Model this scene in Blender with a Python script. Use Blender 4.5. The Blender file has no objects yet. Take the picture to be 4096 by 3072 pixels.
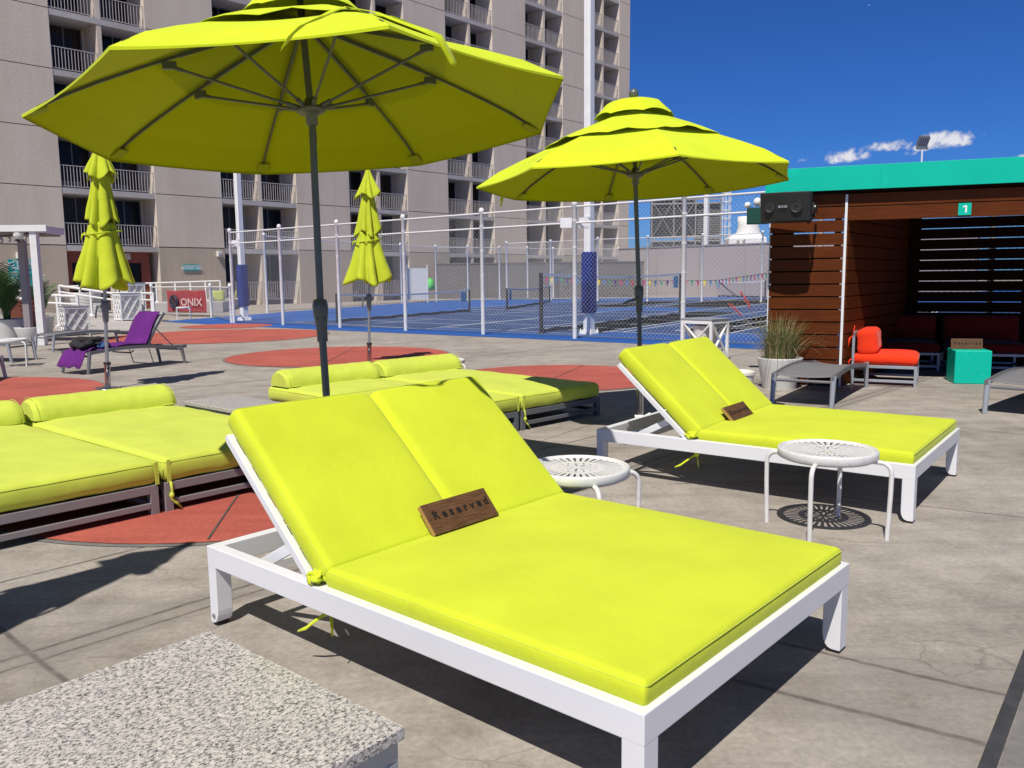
import bpy, bmesh, math, random
from mathutils import Vector, Matrix, noise
random.seed(7)
sc = bpy.context.scene
COL = sc.collection
PI = math.pi
cos, sin = math.cos, math.sin

# ------------------------------------------------------------------ camera
F_PX, PITCH, ROLL, EYE = 3340.6, 0.1266, -0.0105, 1.4
cd = bpy.data.cameras.new('camera'); cam = bpy.data.objects.new('camera', cd); COL.objects.link(cam)
cd.sensor_width = 36; cd.lens = F_PX/4096*36; cd.clip_start = .05; cd.clip_end = 4000
cam.matrix_world = Matrix.Translation((0, 0, EYE)) @ Matrix.Rotation(PI/2-PITCH, 4, 'X') @ Matrix.Rotation(ROLL, 4, 'Z')
sc.camera = cam

def ray(x, y):
    u = (x-2048)/F_PX; v = (y-1536)/F_PX
    cr, sr = cos(ROLL), sin(ROLL)
    u, v = u*cr+v*sr, -u*sr+v*cr
    return Vector((u, cos(PITCH)-v*sin(PITCH), -sin(PITCH)-v*cos(PITCH)))
def G(x, y, z=0.0):            # a point at height z seen in the photograph at x, y
    r = ray(x, y); return Vector((0, 0, EYE))+r*((z-EYE)/r.z)
def D(x, y, Y):                # a point at distance Y
    r = ray(x, y); return Vector((0, 0, EYE))+r*(Y/r.y)

# ------------------------------------------------------------------ materials
def nodes(name):
    m = bpy.data.materials.new(name); m.use_nodes = True
    nt = m.node_tree; b = nt.nodes['Principled BSDF']
    return m, nt, b
def N(nt, t, **k):
    n = nt.nodes.new(t)
    for a, v in k.items():
        if a.startswith('i_'): n.inputs[a[2:].replace('_', ' ')].default_value = v
        else: setattr(n, a, v)
    return n
def L(nt, a, b): nt.links.new(a, b)
def c4(c): return (c[0], c[1], c[2], 1)
def ramp(nt, src, stops):
    r = N(nt, 'ShaderNodeValToRGB'); e = r.color_ramp.elements
    while len(e) < len(stops): e.new(.5)
    for k, (p, c) in enumerate(stops): e[k].position = p; e[k].color = c4(c)
    L(nt, src, r.inputs['Fac']); return r.outputs['Color']
def mixc(nt, f, a, b, mode='MIX'):
    n = N(nt, 'ShaderNodeMix', data_type='RGBA', blend_type=mode)
    for s, v in ((n.inputs[0], f), (n.inputs[6], a), (n.inputs[7], b)):
        if isinstance(v, (int, float)): s.default_value = v
        elif isinstance(v, (tuple, list)): s.default_value = c4(v)
        else: L(nt, v, s)
    return n.outputs[2]
def coords(nt, kind='Object', scale=(1, 1, 1), rot=(0, 0, 0)):
    t = N(nt, 'ShaderNodeTexCoord'); m = N(nt, 'ShaderNodeMapping')
    m.inputs['Scale'].default_value = scale; m.inputs['Rotation'].default_value = rot
    L(nt, t.outputs[kind], m.inputs['Vector']); return m.outputs['Vector']
def world_pos(nt, scale=(1, 1, 1), rot=(0, 0, 0)):
    t = N(nt, 'ShaderNodeNewGeometry'); m = N(nt, 'ShaderNodeMapping')
    m.inputs['Scale'].default_value = scale; m.inputs['Rotation'].default_value = rot
    L(nt, t.outputs['Position'], m.inputs['Vector']); return m.outputs['Vector']
def noi(nt, vec, scale, detail=4, rough=.55):
    n = N(nt, 'ShaderNodeTexNoise', i_Scale=scale, i_Detail=detail, i_Roughness=rough); L(nt, vec, n.inputs['Vector']); return n.outputs['Fac']
def bump(nt, b, h, strength=.3, dist=.01):
    n = N(nt, 'ShaderNodeBump', i_Strength=strength, i_Distance=dist); L(nt, h, n.inputs['Height']); L(nt, n.outputs['Normal'], b.inputs['Normal'])
def mat(name, col, rough=.6, metal=0, var=.12, nscale=6, bmp=0, bscale=60, spec=.5, dirt=None):
    m, nt, b = nodes(name)
    v = coords(nt)
    f = noi(nt, v, nscale, 5)
    lo = tuple(c*(1-var) for c in col); hi = tuple(min(1, c*(1+var)) for c in col)
    o = ramp(nt, f, [(.3, lo), (.7, hi)])
    if dirt:
        g = ramp(nt, noi(nt, v, nscale*3.1, 6, .7), [(.58, (0, 0, 0)), (.72, (1, 1, 1))])
        o = mixc(nt, g, o, dirt)
    L(nt, o, b.inputs['Base Color'])
    b.inputs['Roughness'].default_value = rough; b.inputs['Metallic'].default_value = metal
    b.inputs['Specular IOR Level'].default_value = spec
    if bmp: bump(nt, b, noi(nt, v, bscale, 3), bmp, .004)
    return m
def fabric(name, col, weave=900, trans=0, var=.06):
    m, nt, b = nodes(name)
    v = coords(nt)
    f = noi(nt, v, 3, 4)
    o = ramp(nt, f, [(.3, tuple(c*(1-var) for c in col)), (.7, tuple(min(1, c*(1+var)) for c in col))])
    fine = noi(nt, coords(nt, scale=(1, 1, .35)), weave*.35, 2, .7)
    o = mixc(nt, .10, o, ramp(nt, fine, [(.3, (0, 0, 0)), (.7, (1, 1, 1))]), 'OVERLAY')
    L(nt, o, b.inputs['Base Color']); b.inputs['Roughness'].default_value = .85
    b.inputs['Specular IOR Level'].default_value = .15
    b.inputs['Sheen Weight'].default_value = .1
    w = noi(nt, v, weave*.4, 2, .6)
    wr = noi(nt, v, 9, 3)
    mx = N(nt, 'ShaderNodeMath', operation='MULTIPLY_ADD'); L(nt, wr, mx.inputs[0]); mx.inputs[1].default_value = 4.0; L(nt, w, mx.inputs[2])
    bump(nt, b, mx.outputs[0], .35, .0022)
    if trans:
        t = N(nt, 'ShaderNodeBsdfTranslucent'); t.inputs['Color'].default_value = c4(trans)
        a = N(nt, 'ShaderNodeAddShader'); out = nt.nodes['Material Output']
        L(nt, b.outputs[0], a.inputs[0]); L(nt, t.outputs[0], a.inputs[1]); L(nt, a.outputs[0], out.inputs['Surface'])
    return m

M = {}
LIME = (.615, .695, .032)
M['lime'] = fabric('lime_fabric', LIME)
M['lime2'] = fabric('faded_lime_fabric', (.60, .68, .085))
M['canopy'] = fabric('canopy_fabric', (.62, .735, .018), trans=(.030, .028, .0002))
def shade_underside(m, inner):
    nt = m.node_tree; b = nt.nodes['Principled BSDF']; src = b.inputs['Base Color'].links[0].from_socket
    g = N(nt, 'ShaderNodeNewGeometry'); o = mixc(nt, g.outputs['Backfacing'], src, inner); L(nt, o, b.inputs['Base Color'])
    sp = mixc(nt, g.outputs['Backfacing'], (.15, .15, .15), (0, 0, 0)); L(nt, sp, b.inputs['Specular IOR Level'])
shade_underside(M['canopy'], (.355, .395, .002))  # shade under the canopy put into the colour of its back faces
M['pocket'] = fabric('pocket_fabric', (.30, .335, .004))  # darker lime that follows the shade painted on the canopy underside
M['white'] = mat('white_powder_coat', (.78, .78, .80), .38, var=.02, nscale=3, bmp=.06, bscale=220)
M['whiteold'] = mat('worn_white_enamel', (.72, .71, .69), .45, var=.05, nscale=12, dirt=(.5, .46, .42))
M['whitepaint'] = mat('white_paint', (.8, .8, .8), .5, var=.04)
M['cream'] = mat('cream_plastic', (.72, .70, .64), .6, var=.05)
M['grey_metal'] = mat('grey_metal', (.20, .205, .22), .4, metal=.3, var=.06)
M['silver'] = mat('brushed_aluminium', (.42, .43, .44), .38, metal=.75, var=.06)
M['light_metal'] = mat('pale_grey_metal', (.40, .42, .45), .4, metal=.35, var=.05)
M['taupe'] = mat('taupe_frame', (.26, .235, .24), .5, var=.05)
M['darkframe'] = mat('dark_frame', (.13, .14, .15), .5, var=.05)
M['pole'] = mat('dark_green_grey_pole', (.115, .130, .124), .36, metal=.2, var=.05)
M['chrome'] = mat('stainless_steel', (.5, .5, .5), .18, metal=1, var=.03)
M['rubber'] = mat('black_rubber', (.02, .02, .02), .7, var=.1)
M['black'] = mat('black_plastic', (.018, .018, .02), .5, var=.15, bmp=.15, bscale=400)
M['blackfab'] = mat('black_cloth', (.02, .02, .022), .9, var=.3, nscale=9, bmp=.5, bscale=40)
M['bluefab'] = mat('blue_cloth', (.045, .10, .24), .9, var=.3, nscale=9)
M['sling'] = fabric('grey_sling', (.185, .18, .185), 500)
M['slingback'] = fabric('pale_sling', (.55, .53, .5), 500)
M['purple'] = fabric('purple_towel', (.12, .016, .17), 300, var=.15)
M['red'] = fabric('red_fabric', (.88, .045, .01))
M['redshade'] = fabric('shaded_red_fabric', (.15, .010, .007))  # the chair's red darkened: cabana shade put into the sofa colour
M['teal'] = mat('teal_paint', (.002, .50, .36), .45, var=.07, nscale=1.3, dirt=(.002, .58, .43), spec=.25)
M['tealdark'] = mat('teal_sign', (.0, .33, .33), .4, var=.03)
M['lettering'] = mat('white_lettering', (.82, .84, .84), .5, var=.01)
M['blacklet'] = mat('burnt_lettering', (.012, .009, .007), .7, var=.1)
M['mesh'] = mat('coated_wire', (.56, .57, .58), .5, var=.03)
M['rail'] = mat('white_rail', (.74, .73, .71), .45, var=.04)
M['balcony_rail'] = mat('balcony_rail', (.52, .48, .46), .5, var=.06)
M['pinkgrey'] = mat('far_wall_paint', (.36, .31, .305), .8, var=.04, nscale=.4)
M['darkwall'] = mat('dark_windscreen', (.135, .125, .12), .9, var=.08, nscale=.6)
M['blue_pad'] = mat('blue_padding', (.002, .022, .19), .6, var=.08, bmp=.1, bscale=20, spec=.15)
M['navy'] = mat('navy_court', (.022, .056, .17), .8, var=.07, nscale=.7)
M['courtblue'] = mat('blue_court', (.012, .092, .36), .75, var=.06, nscale=.5)
M['line'] = mat('court_line_paint', (.62, .68, .78), .7, var=.04)
M['netblack'] = mat('net_black', (.02, .022, .03), .8, var=.1)
M['louvre'] = mat('louvre_dark', (.055, .055, .055), .7, var=.2, nscale=2)
M['steelgrey'] = mat('weathered_steel', (.30, .29, .28), .6, metal=.2, var=.12, nscale=2)
M['towerwhite'] = mat('tower_white', (.8, .79, .77), .5, var=.05, nscale=.6)
M['brownbox'] = mat('brown_panel', (.17, .048, .022), .55, var=.12, nscale=5)
M['redbanner'] = fabric('red_banner', (.33, .008, .018), 200)
M['bannerdark'] = mat('banner_emblem', (.03, .03, .055), .6)
M['bannerlet'] = mat('banner_letters', (.62, .45, .44), .6)
M['rust'] = mat('red_brown_frame', (.26, .06, .035), .6, var=.1)
M['green'] = mat('dark_green_cloth', (.0, .06, .045), .6, var=.1)
M['greenbag'] = mat('bright_green_bag', (.10, .62, .10), .6, var=.1)
M['bulb'] = mat('glass_bulb', (.35, .33, .3), .2, var=.05)
M['pot'] = mat('white_pot', (.62, .61, .58), .55, var=.05, nscale=4)
M['soil'] = mat('soil', (.05, .035, .025), .95, var=.3, nscale=30)
M['leafdark'] = mat('palm_green', (.022, .085, .016), .45, var=.35, nscale=8)
M['leafmid'] = mat('palm_light_green', (.045, .125, .02), .45, var=.3, nscale=8)
M['grass1'] = mat('grass_green', (.085, .13, .025), .7, var=.35, nscale=12)
M['grass2'] = mat('grass_straw', (.34, .27, .13), .7, var=.25, nscale=12)
M['redflower'] = mat('coral_flower', (.70, .06, .07), .6)
M['yellowweb'] = mat('yellow_webbing', (.5, .55, .08), .7)
M['clay'] = mat('clay_pot', (.32, .2, .13), .8, var=.12)

def concrete_mat():
    m, nt, b = nodes('concrete_deck')
    p = world_pos(nt)
    big = noi(nt, p, .55, 5, .6); mid = noi(nt, p, 3.2, 7, .68); fine = noi(nt, p, 38, 4, .7)
    st = N(nt, 'ShaderNodeTexNoise', i_Scale=1.0, i_Detail=5.0, i_Roughness=.62)
    L(nt, world_pos(nt, (.55, 5.5, 1), (0, 0, .35)), st.inputs['Vector'])
    o = ramp(nt, big, [(.30, (.300, .264, .232)), (.5, (.368, .328, .290)), (.72, (.425, .384, .343))])
    o = mixc(nt, .95, o, ramp(nt, mid, [(.28, (.36, .35, .34)), (.52, (.5, .5, .5)), (.75, (.62, .62, .61))]), 'OVERLAY')
    o = mixc(nt, .5, o, ramp(nt, st.outputs['Fac'], [(.33, (.34, .34, .35)), (.5, (.5, .5, .5)), (.7, (.60, .60, .59))]), 'OVERLAY')
    o = mixc(nt, .65, o, ramp(nt, fine, [(.3, (.36, .36, .36)), (.7, (.62, .62, .62))]), 'OVERLAY')
    # hairline cracks
    warp = N(nt, 'ShaderNodeTexNoise', i_Scale=2.2, i_Detail=5.0); L(nt, p, warp.inputs['Vector'])
    wv = mixc(nt, .30, p, warp.outputs['Color'], 'ADD')
    vo = N(nt, 'ShaderNodeTexVoronoi', feature='DISTANCE_TO_EDGE', i_Scale=1.25); L(nt, wv, vo.inputs['Vector'])
    cr = ramp(nt, vo.outputs['Distance'], [(.0, (1, 1, 1)), (.007, (0, 0, 0))])
    gate = ramp(nt, noi(nt, p, .8, 2), [(.5, (0, 0, 0)), (.6, (1, 1, 1))])
    cm = mixc(nt, 1.0, cr, gate, 'MULTIPLY')
    dk = N(nt, 'ShaderNodeMath', operation='MULTIPLY'); L(nt, cm, dk.inputs[0]); dk.inputs[1].default_value = .45
    o = mixc(nt, dk.outputs[0], o, (.12, .10, .09))
    # saw-cut joints in the slab grid
    gp = world_pos(nt, (1, 1, 1), (0, 0, .735))
    jw = N(nt, 'ShaderNodeTexNoise', i_Scale=9.0, i_Detail=4.0); L(nt, p, jw.inputs['Vector'])
    gp2 = mixc(nt, .018, gp, jw.outputs['Color'], 'ADD')
    sx = N(nt, 'ShaderNodeSeparateXYZ'); L(nt, gp2, sx.inputs[0])
    masks = []
    def line(axis, off, w, period=None):
        a = N(nt, 'ShaderNodeMath', operation='SUBTRACT'); L(nt, sx.outputs[axis], a.inputs[0]); a.inputs[1].default_value = off
        s = a.outputs[0]
        if period:
            q = N(nt, 'ShaderNodeMath', operation='PINGPONG'); L(nt, s, q.inputs[0]); q.inputs[1].default_value = period/2; s = q.outputs[0]
        else:
            q = N(nt, 'ShaderNodeMath', operation='ABSOLUTE'); L(nt, s, q.inputs[0]); s = q.outputs[0]
        return ramp(nt, s, [(0, (1, 1, 1)), (w*.45, (.8, .8, .8)), (w, (0, 0, 0))])
    acc = None
    for axis, off, w, per in ((0, -3.40, .017, None), (0, -4.33, .014, None), (0, -6.9, .012, 3.6), (1, 1.02, .017, None), (1, 8.3, .012, None), (1, 11.6, .012, None), (1, 15.0, .014, None)):
        l = line(axis, off, w, per); acc = l if acc is None else mixc(nt, 1.0, acc, l, 'LIGHTEN')
    pw = mixc(nt, .022, p, jw.outputs['Color'], 'ADD')
    def seg(ax, ay, bx, by, t0, t1, w):
        L0 = math.hypot(bx-ax, by-ay); ux, uy = (bx-ax)/L0, (by-ay)/L0
        def lin(cx, cy, c0):
            d = N(nt, 'ShaderNodeVectorMath', operation='DOT_PRODUCT'); L(nt, pw, d.inputs[0]); d.inputs[1].default_value = (cx, cy, 0)
            a_ = N(nt, 'ShaderNodeMath', operation='SUBTRACT'); L(nt, d.outputs['Value'], a_.inputs[0]); a_.inputs[1].default_value = c0; return a_.outputs[0]
        dn = lin(-uy, ux, -uy*(ax+.011)+ux*(ay+.011)); ab = N(nt, 'ShaderNodeMath', operation='ABSOLUTE'); L(nt, dn, ab.inputs[0])
        al = lin(ux, uy, ux*ax+uy*ay+(t0+t1)/2); ab2 = N(nt, 'ShaderNodeMath', operation='ABSOLUTE'); L(nt, al, ab2.inputs[0])
        lt = N(nt, 'ShaderNodeMath', operation='LESS_THAN'); L(nt, ab2.outputs[0], lt.inputs[0]); lt.inputs[1].default_value = (t1-t0)/2
        return mixc(nt, 1.0, ramp(nt, ab.outputs[0], [(0, (1, 1, 1)), (w*.45, (.8, .8, .8)), (w, (0, 0, 0))]), lt.outputs[0], 'MULTIPLY'), mixc(nt, 1.0, ramp(nt, ab.outputs[0], [(0, (1, 1, 1)), (.05, (.75, .75, .75)), (.26, (0, 0, 0))]), lt.outputs[0], 'MULTIPLY')
    wides = []
    for a_ in ((.999, 3.061, 1.648, 2.626, -2.2, .83, .016), (.803, 2.73, 1.419, 2.335, -2.0, .83, .018), (2.449, 4.954, 2.938, 4.668, -3.5, 5, .011), (.169, 6.968, .824, 7.977, -2.2, 3.5, .009)):
        l, wd_ = seg(*a_); acc = mixc(nt, 1.0, acc, l, 'LIGHTEN'); wides.append(wd_)
    half = noi(nt, p, 14, 3)
    hm = N(nt, 'ShaderNodeMath', operation='MULTIPLY'); L(nt, acc, hm.inputs[0]); L(nt, ramp(nt, half, [(.3, (.45, .45, .45)), (.6, (.95, .95, .95))]), hm.inputs[1])
    o = mixc(nt, hm.outputs[0], o, (.085, .072, .065))
    # weathering beside the joints
    wide = None
    for axis, off, w, per in ((0, -3.40, .12, None), (1, 1.02, .12, None), (0, -6.9, .09, 3.6)):
        l = line(axis, off, w, per); wide = l if wide is None else mixc(nt, 1.0, wide, l, 'LIGHTEN')
    for w_ in wides[:2]: wide = mixc(nt, 1.0, wide, w_, 'LIGHTEN')
    wm = N(nt, 'ShaderNodeMath', operation='MULTIPLY'); L(nt, wide, wm.inputs[0]); L(nt, ramp(nt, mid, [(.34, (.08, .08, .08)), (.62, (.62, .62, .62))]), wm.inputs[1])
    o = mixc(nt, wm.outputs[0], o, (.17, .15, .14))
    stain = ramp(nt, noi(nt, world_pos(nt, (.8, .8, 1)), .9, 3, .5), [(.60, (0, 0, 0)), (.72, (.25, .25, .25))])
    o = mixc(nt, stain, o, (.20, .175, .158))
    L(nt, o, b.inputs['Base Color'])
    L(nt, ramp(nt, mid, [(.3, (.62, .62, .62)), (.7, (.85, .85, .85))]), b.inputs['Roughness'])
    b.inputs['Specular IOR Level'].default_value = .35
    h = N(nt, 'ShaderNodeMath', operation='SUBTRACT'); L(nt, fine, h.inputs[0]); L(nt, acc, h.inputs[1])
    bump(nt, b, h.outputs[0], .35, .006)
    return m
M['concrete'] = concrete_mat()
def red_mat():
    m, nt, b = nodes('red_stained_concrete')
    p = world_pos(nt)
    o = ramp(nt, noi(nt, p, .9, 6, .65), [(.3, (.36, .082, .062)), (.6, (.47, .115, .085)), (.8, (.52, .15, .115))])
    st = N(nt, 'ShaderNodeTexNoise', i_Scale=1.0, i_Detail=6.0); L(nt, world_pos(nt, (1.2, 7, 1), (0, 0, .3)), st.inputs['Vector'])
    o = mixc(nt, .5, o, ramp(nt, st.outputs['Fac'], [(.35, (.4, .4, .4)), (.7, (.6, .6, .6))]), 'OVERLAY')
    o = mixc(nt, .4, o, ramp(nt, noi(nt, p, 40, 4), [(.3, (.35, .35, .35)), (.7, (.65, .65, .65))]), 'OVERLAY')
    L(nt, o, b.inputs['Base Color']); b.inputs['Roughness'].default_value = .75; b.inputs['Specular IOR Level'].default_value = .3
    return m
M['redfloor'] = red_mat()
M['joint'] = mat('joint_dark', (.09, .075, .07), .9, var=.3, nscale=20)
M['strip'] = mat('tar_strip', (.045, .045, .05), .85, var=.3, nscale=12)
M['darkconcrete'] = mat('grey_deck_slab', (.19, .18, .172), .8, var=.25, nscale=7, dirt=(.12, .10, .095))
def granite_mat():
    m, nt, b = nodes('speckled_granite')
    v = coords(nt, scale=(1, .62, 1))
    a = ramp(nt, noi(nt, v, 120, 6, .8), [(.39, (.06, .06, .07)), (.45, (.36, .345, .34)), (.51, (.70, .66, .61)), (.7, (.84, .80, .74))])
    c = N(nt, 'ShaderNodeTexVoronoi', i_Scale=170.0); L(nt, v, c.inputs['Vector'])
    o = mixc(nt, .3, a, ramp(nt, c.outputs['Color'], [(.25, (.12, .12, .13)), (.42, (.75, .71, .66))]), 'MULTIPLY')
    o = mixc(nt, ramp(nt, noi(nt, v, 210, 2, .6), [(.60, (0, 0, 0)), (.64, (1, 1, 1))]), o, (.05, .05, .055))
    o = mixc(nt, ramp(nt, noi(nt, v, 14, 4, .6), [(.5, (0, 0, 0)), (.72, (.35, .35, .35))]), o, (.45, .43, .42))
    L(nt, o, b.inputs['Base Color']); b.inputs['Roughness'].default_value = .28
    return m
M['granite'] = granite_mat()
def wall_mat(name, lo, hi):
    m, nt, b = nodes(name)
    p = world_pos(nt)
    o = ramp(nt, noi(nt, p, .25, 4), [(.3, lo), (.7, hi)])
    st = N(nt, 'ShaderNodeTexNoise', i_Scale=1.0, i_Detail=5.0, i_Roughness=.65); L(nt, world_pos(nt, (1.6, 1.6, .22)), st.inputs['Vector'])
    o = mixc(nt, .28, o, ramp(nt, st.outputs['Fac'], [(.32, (.36, .35, .35)), (.55, (.5, .5, .5)), (.75, (.6, .6, .6))]), 'OVERLAY')
    L(nt, o, b.inputs['Base Color']); b.inputs['Roughness'].default_value = .9; b.inputs['Specular IOR Level'].default_value = .15
    bump(nt, b, noi(nt, p, 9, 5), .25, .03)
    return m
M['stucco'] = wall_mat('grey_stucco', (.60, .51, .42), (.67, .575, .48))
M['reveal'] = wall_mat('sunlit_reveal_stucco', (.68, .59, .49), (.74, .65, .55))  # paler stucco: sunlight on the recess sides put into the colour
M['stuccotan'] = wall_mat('tan_stucco', (.46, .38, .295), (.52, .435, .34))
M['slab'] = wall_mat('balcony_concrete', (.42, .39, .37), (.5, .47, .45))
def glass_mat(name, tint, seed):
    m, nt, b = nodes(name)
    v = coords(nt, scale=(14, 1, .25))
    o = ramp(nt, noi(nt, v, 1.6+seed, 4, .7), [(.35, (.004, .004, .005)), (.62, tint)])
    L(nt, o, b.inputs['Base Color']); b.inputs['Roughness'].default_value = .22; b.inputs['Specular IOR Level'].default_value = .22
    return m
M['glass0'] = glass_mat('dark_window', (.010, .010, .012), 0)
M['glass1'] = glass_mat('window_with_brown_curtain', (.045, .030, .022), .7)
M['glass2'] = glass_mat('bluish_window', (.006, .012, .026), .3)
def wood_mat(name, a, bcol, scale=1):
    m, nt, b = nodes(name)
    v = coords(nt, scale=(2.2*scale, 30*scale, 30*scale))
    v2 = N(nt, 'ShaderNodeTexNoise', i_Scale=1.4, i_Detail=7.0, i_Roughness=.62, i_Distortion=.6); L(nt, v, v2.inputs['Vector'])
    o = ramp(nt, v2.outputs['Fac'], [(.3, a), (.7, bcol)])
    o = mixc(nt, .35, o, ramp(nt, noi(nt, coords(nt), 1.3*scale, 3), [(.3, (.35, .35, .35)), (.7, (.62, .62, .62))]), 'OVERLAY')
    L(nt, o, b.inputs['Base Color']); b.inputs['Roughness'].default_value = .5; b.inputs['Specular IOR Level'].default_value = .25
    bump(nt, b, v2.outputs['Fac'], .25, .003)
    return m
M['cladding'] = wood_mat('brown_composite_boards', (.082, .020, .0045), (.128, .033, .007))
M['cladding'].node_tree.nodes['Principled BSDF'].inputs['Specular IOR Level'].default_value = .12
M['walnut'] = wood_mat('walnut_plank', (.070, .032, .014), (.19, .095, .045), 4)
M['walnut_edge'] = wood_mat('walnut_plank_edge', (.32, .17, .06), (.5, .3, .12), 4)
M['cab_dark'] = mat('cabana_backing_and_shade', (.018, .007, .004), .9, var=.2, spec=.05)  # for backing parts, and for shade painted on the back wall

# ------------------------------------------------------------------ mesh helpers
class MB:
    def __init__(s): s.v = []; s.f = []; s.sm = []; s.mi = []
    def add(s, vs, fs, smooth=False, mi=0):
        o = len(s.v); s.v += [tuple(v) for v in vs]
        for f in fs: s.f.append([i+o for i in f]); s.sm.append(smooth); s.mi.append(mi)
    def box(s, x0, x1, y0, y1, z0, z1, mi=0, mtx=None):
        vs = [Vector((x, y, z)) for x in (x0, x1) for y in (y0, y1) for z in (z0, z1)]
        if mtx: vs = [mtx @ v for v in vs]
        s.add(vs, [(0, 1, 3, 2), (4, 6, 7, 5), (0, 4, 5, 1), (2, 3, 7, 6), (0, 2, 6, 4), (1, 5, 7, 3)], mi=mi)
    def beam(s, a, b, w, h=None, up=Vector((0, 0, 1)), mi=0):
        a = Vector(a); b = Vector(b); h = h or w; d = (b-a)
        if d.length < 1e-6: return
        d.normalize()
        if abs(d.dot(up)) > .98: up = Vector((1, 0, 0))
        x = d.cross(up).normalized(); y = x.cross(d)
        vs = []
        for p in (a, b):
            for sx, sy in ((-1, -1), (1, -1), (1, 1), (-1, 1)): vs.append(p+x*sx*w/2+y*sy*h/2)
        s.add(vs, [(0, 1, 5, 4), (1, 2, 6, 5), (2, 3, 7, 6), (3, 0, 4, 7), (3, 2, 1, 0), (4, 5, 6, 7)], mi=mi)
    def tube(s, pts, r, n=10, mi=0, cap=True):
        pts = [Vector(p) for p in pts]; rs = r if isinstance(r, (list, tuple)) else [r]*len(pts)
        rings = []; prev = None
        for i, p in enumerate(pts):
            d = (pts[min(i+1, len(pts)-1)]-pts[max(i-1, 0)]).normalized()
            if prev is None:
                up = Vector((0, 0, 1)) if abs(d.z) < .9 else Vector((1, 0, 0))
                x = d.cross(up).normalized()
            else: x = (prev-d*prev.dot(d)).normalized()
            prev = x; y = d.cross(x)
            rings.append([p+(x*cos(2*PI*k/n)+y*sin(2*PI*k/n))*rs[i] for k in range(n)])
        vs = [v for r_ in rings for v in r_]; fs = []
        for i in range(len(pts)-1):
            for k in range(n): fs.append((i*n+k, i*n+(k+1) % n, (i+1)*n+(k+1) % n, (i+1)*n+k))
        s.add(vs, fs, True, mi)
        if cap: s.add(rings[0], [tuple(range(n))[::-1]], mi=mi); s.add(rings[-1], [tuple(range(n))], mi=mi)
    def lathe(s, prof, n=32, c=(0, 0, 0), smooth=True, mi=0, fn=None, cap=True):
        vs = []; fs = []
        for r, z in prof:
            for k in range(n):
                a = 2*PI*k/n; rr = r*(fn(a, z, r) if fn else 1)
                vs.append((c[0]+rr*cos(a), c[1]+rr*sin(a), c[2]+z))
        for i in range(len(prof)-1):
            for k in range(n): fs.append((i*n+k, i*n+(k+1) % n, (i+1)*n+(k+1) % n, (i+1)*n+k))
        s.add(vs, fs, smooth, mi)
        for i in ((0, len(prof)-1) if cap else ()):
            if prof[i][0] > 1e-4 and i == 0: s.add(vs[:n], [tuple(range(n))[::-1]], mi=mi)
            if prof[i][0] > 1e-4 and i > 0: s.add(vs[-n:], [tuple(range(n))], mi=mi)
    def prism(s, poly, z0, z1, mi=0):
        n = len(poly); vs = [(p[0], p[1], z0) for p in poly]+[(p[0], p[1], z1) for p in poly]
        s.add(vs, [tuple(range(n))[::-1], tuple(range(n, 2*n))]+[(k, (k+1) % n, n+(k+1) % n, n+k) for k in range(n)], mi=mi)
    def grid(s, P, smooth=True, mi=0):
        r = len(P); c = len(P[0]); vs = [p for row in P for p in row]
        s.add(vs, [(i*c+j, i*c+j+1, (i+1)*c+j+1, (i+1)*c+j) for i in range(r-1) for j in range(c-1)], smooth, mi)
    def build(s, name, mats, parent=None, bevel=0, solid=0, segs=2):
        me = bpy.data.meshes.new(name); me.from_pydata([tuple(v) for v in s.v], [], s.f)
        mats = mats if isinstance(mats, (list, tuple)) else [mats]
        for m in mats: me.materials.append(M[m] if isinstance(m, str) else m)
        me.polygons.foreach_set('use_smooth', s.sm); me.polygons.foreach_set('material_index', s.mi)
        if bevel:
            bm = bmesh.new(); bm.from_mesh(me); bmesh.ops.remove_doubles(bm, verts=bm.verts, dist=1e-5)
            es = [e for e in bm.edges if len(e.link_faces) == 2 and e.calc_face_angle(0) > .6]
            bmesh.ops.bevel(bm, geom=es, offset=bevel, segments=segs, profile=.5, affect='EDGES', clamp_overlap=True)
            bm.to_mesh(me); bm.free()
        me.update()
        o = bpy.data.objects.new(name, me); COL.objects.link(o)
        if parent: o.parent = parent
        if solid:
            md = o.modifiers.new('thickness', 'SOLIDIFY'); md.thickness = solid; md.offset = 0
        return o
def tag(o, label=None, cat=None, group=None, kind=None):
    if label: o['label'] = label
    if cat: o['category'] = cat
    if group: o['group'] = group
    if kind: o['kind'] = kind
    return o
def thing(name, loc=(0, 0, 0), rz=0, label=None, cat=None, group=None):
    o = bpy.data.objects.new(name, None); COL.objects.link(o); o.empty_display_size = .2
    o.location = loc; o.rotation_euler = (0, 0, rz)
    return tag(o, label, cat, group)
def kids(o): return [c for c in bpy.data.objects if c.parent == o]
def copy_tree(o, parent=None):
    c = o.copy(); COL.objects.link(c); c.parent = parent
    for ch in kids(o): copy_tree(ch, c)
    return c
def dup(o, loc, rz, label, group=None):
    c = copy_tree(o); c.location = loc; c.rotation_euler = (0, 0, rz); c['label'] = label
    if group: c['group'] = group
    return c
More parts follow.
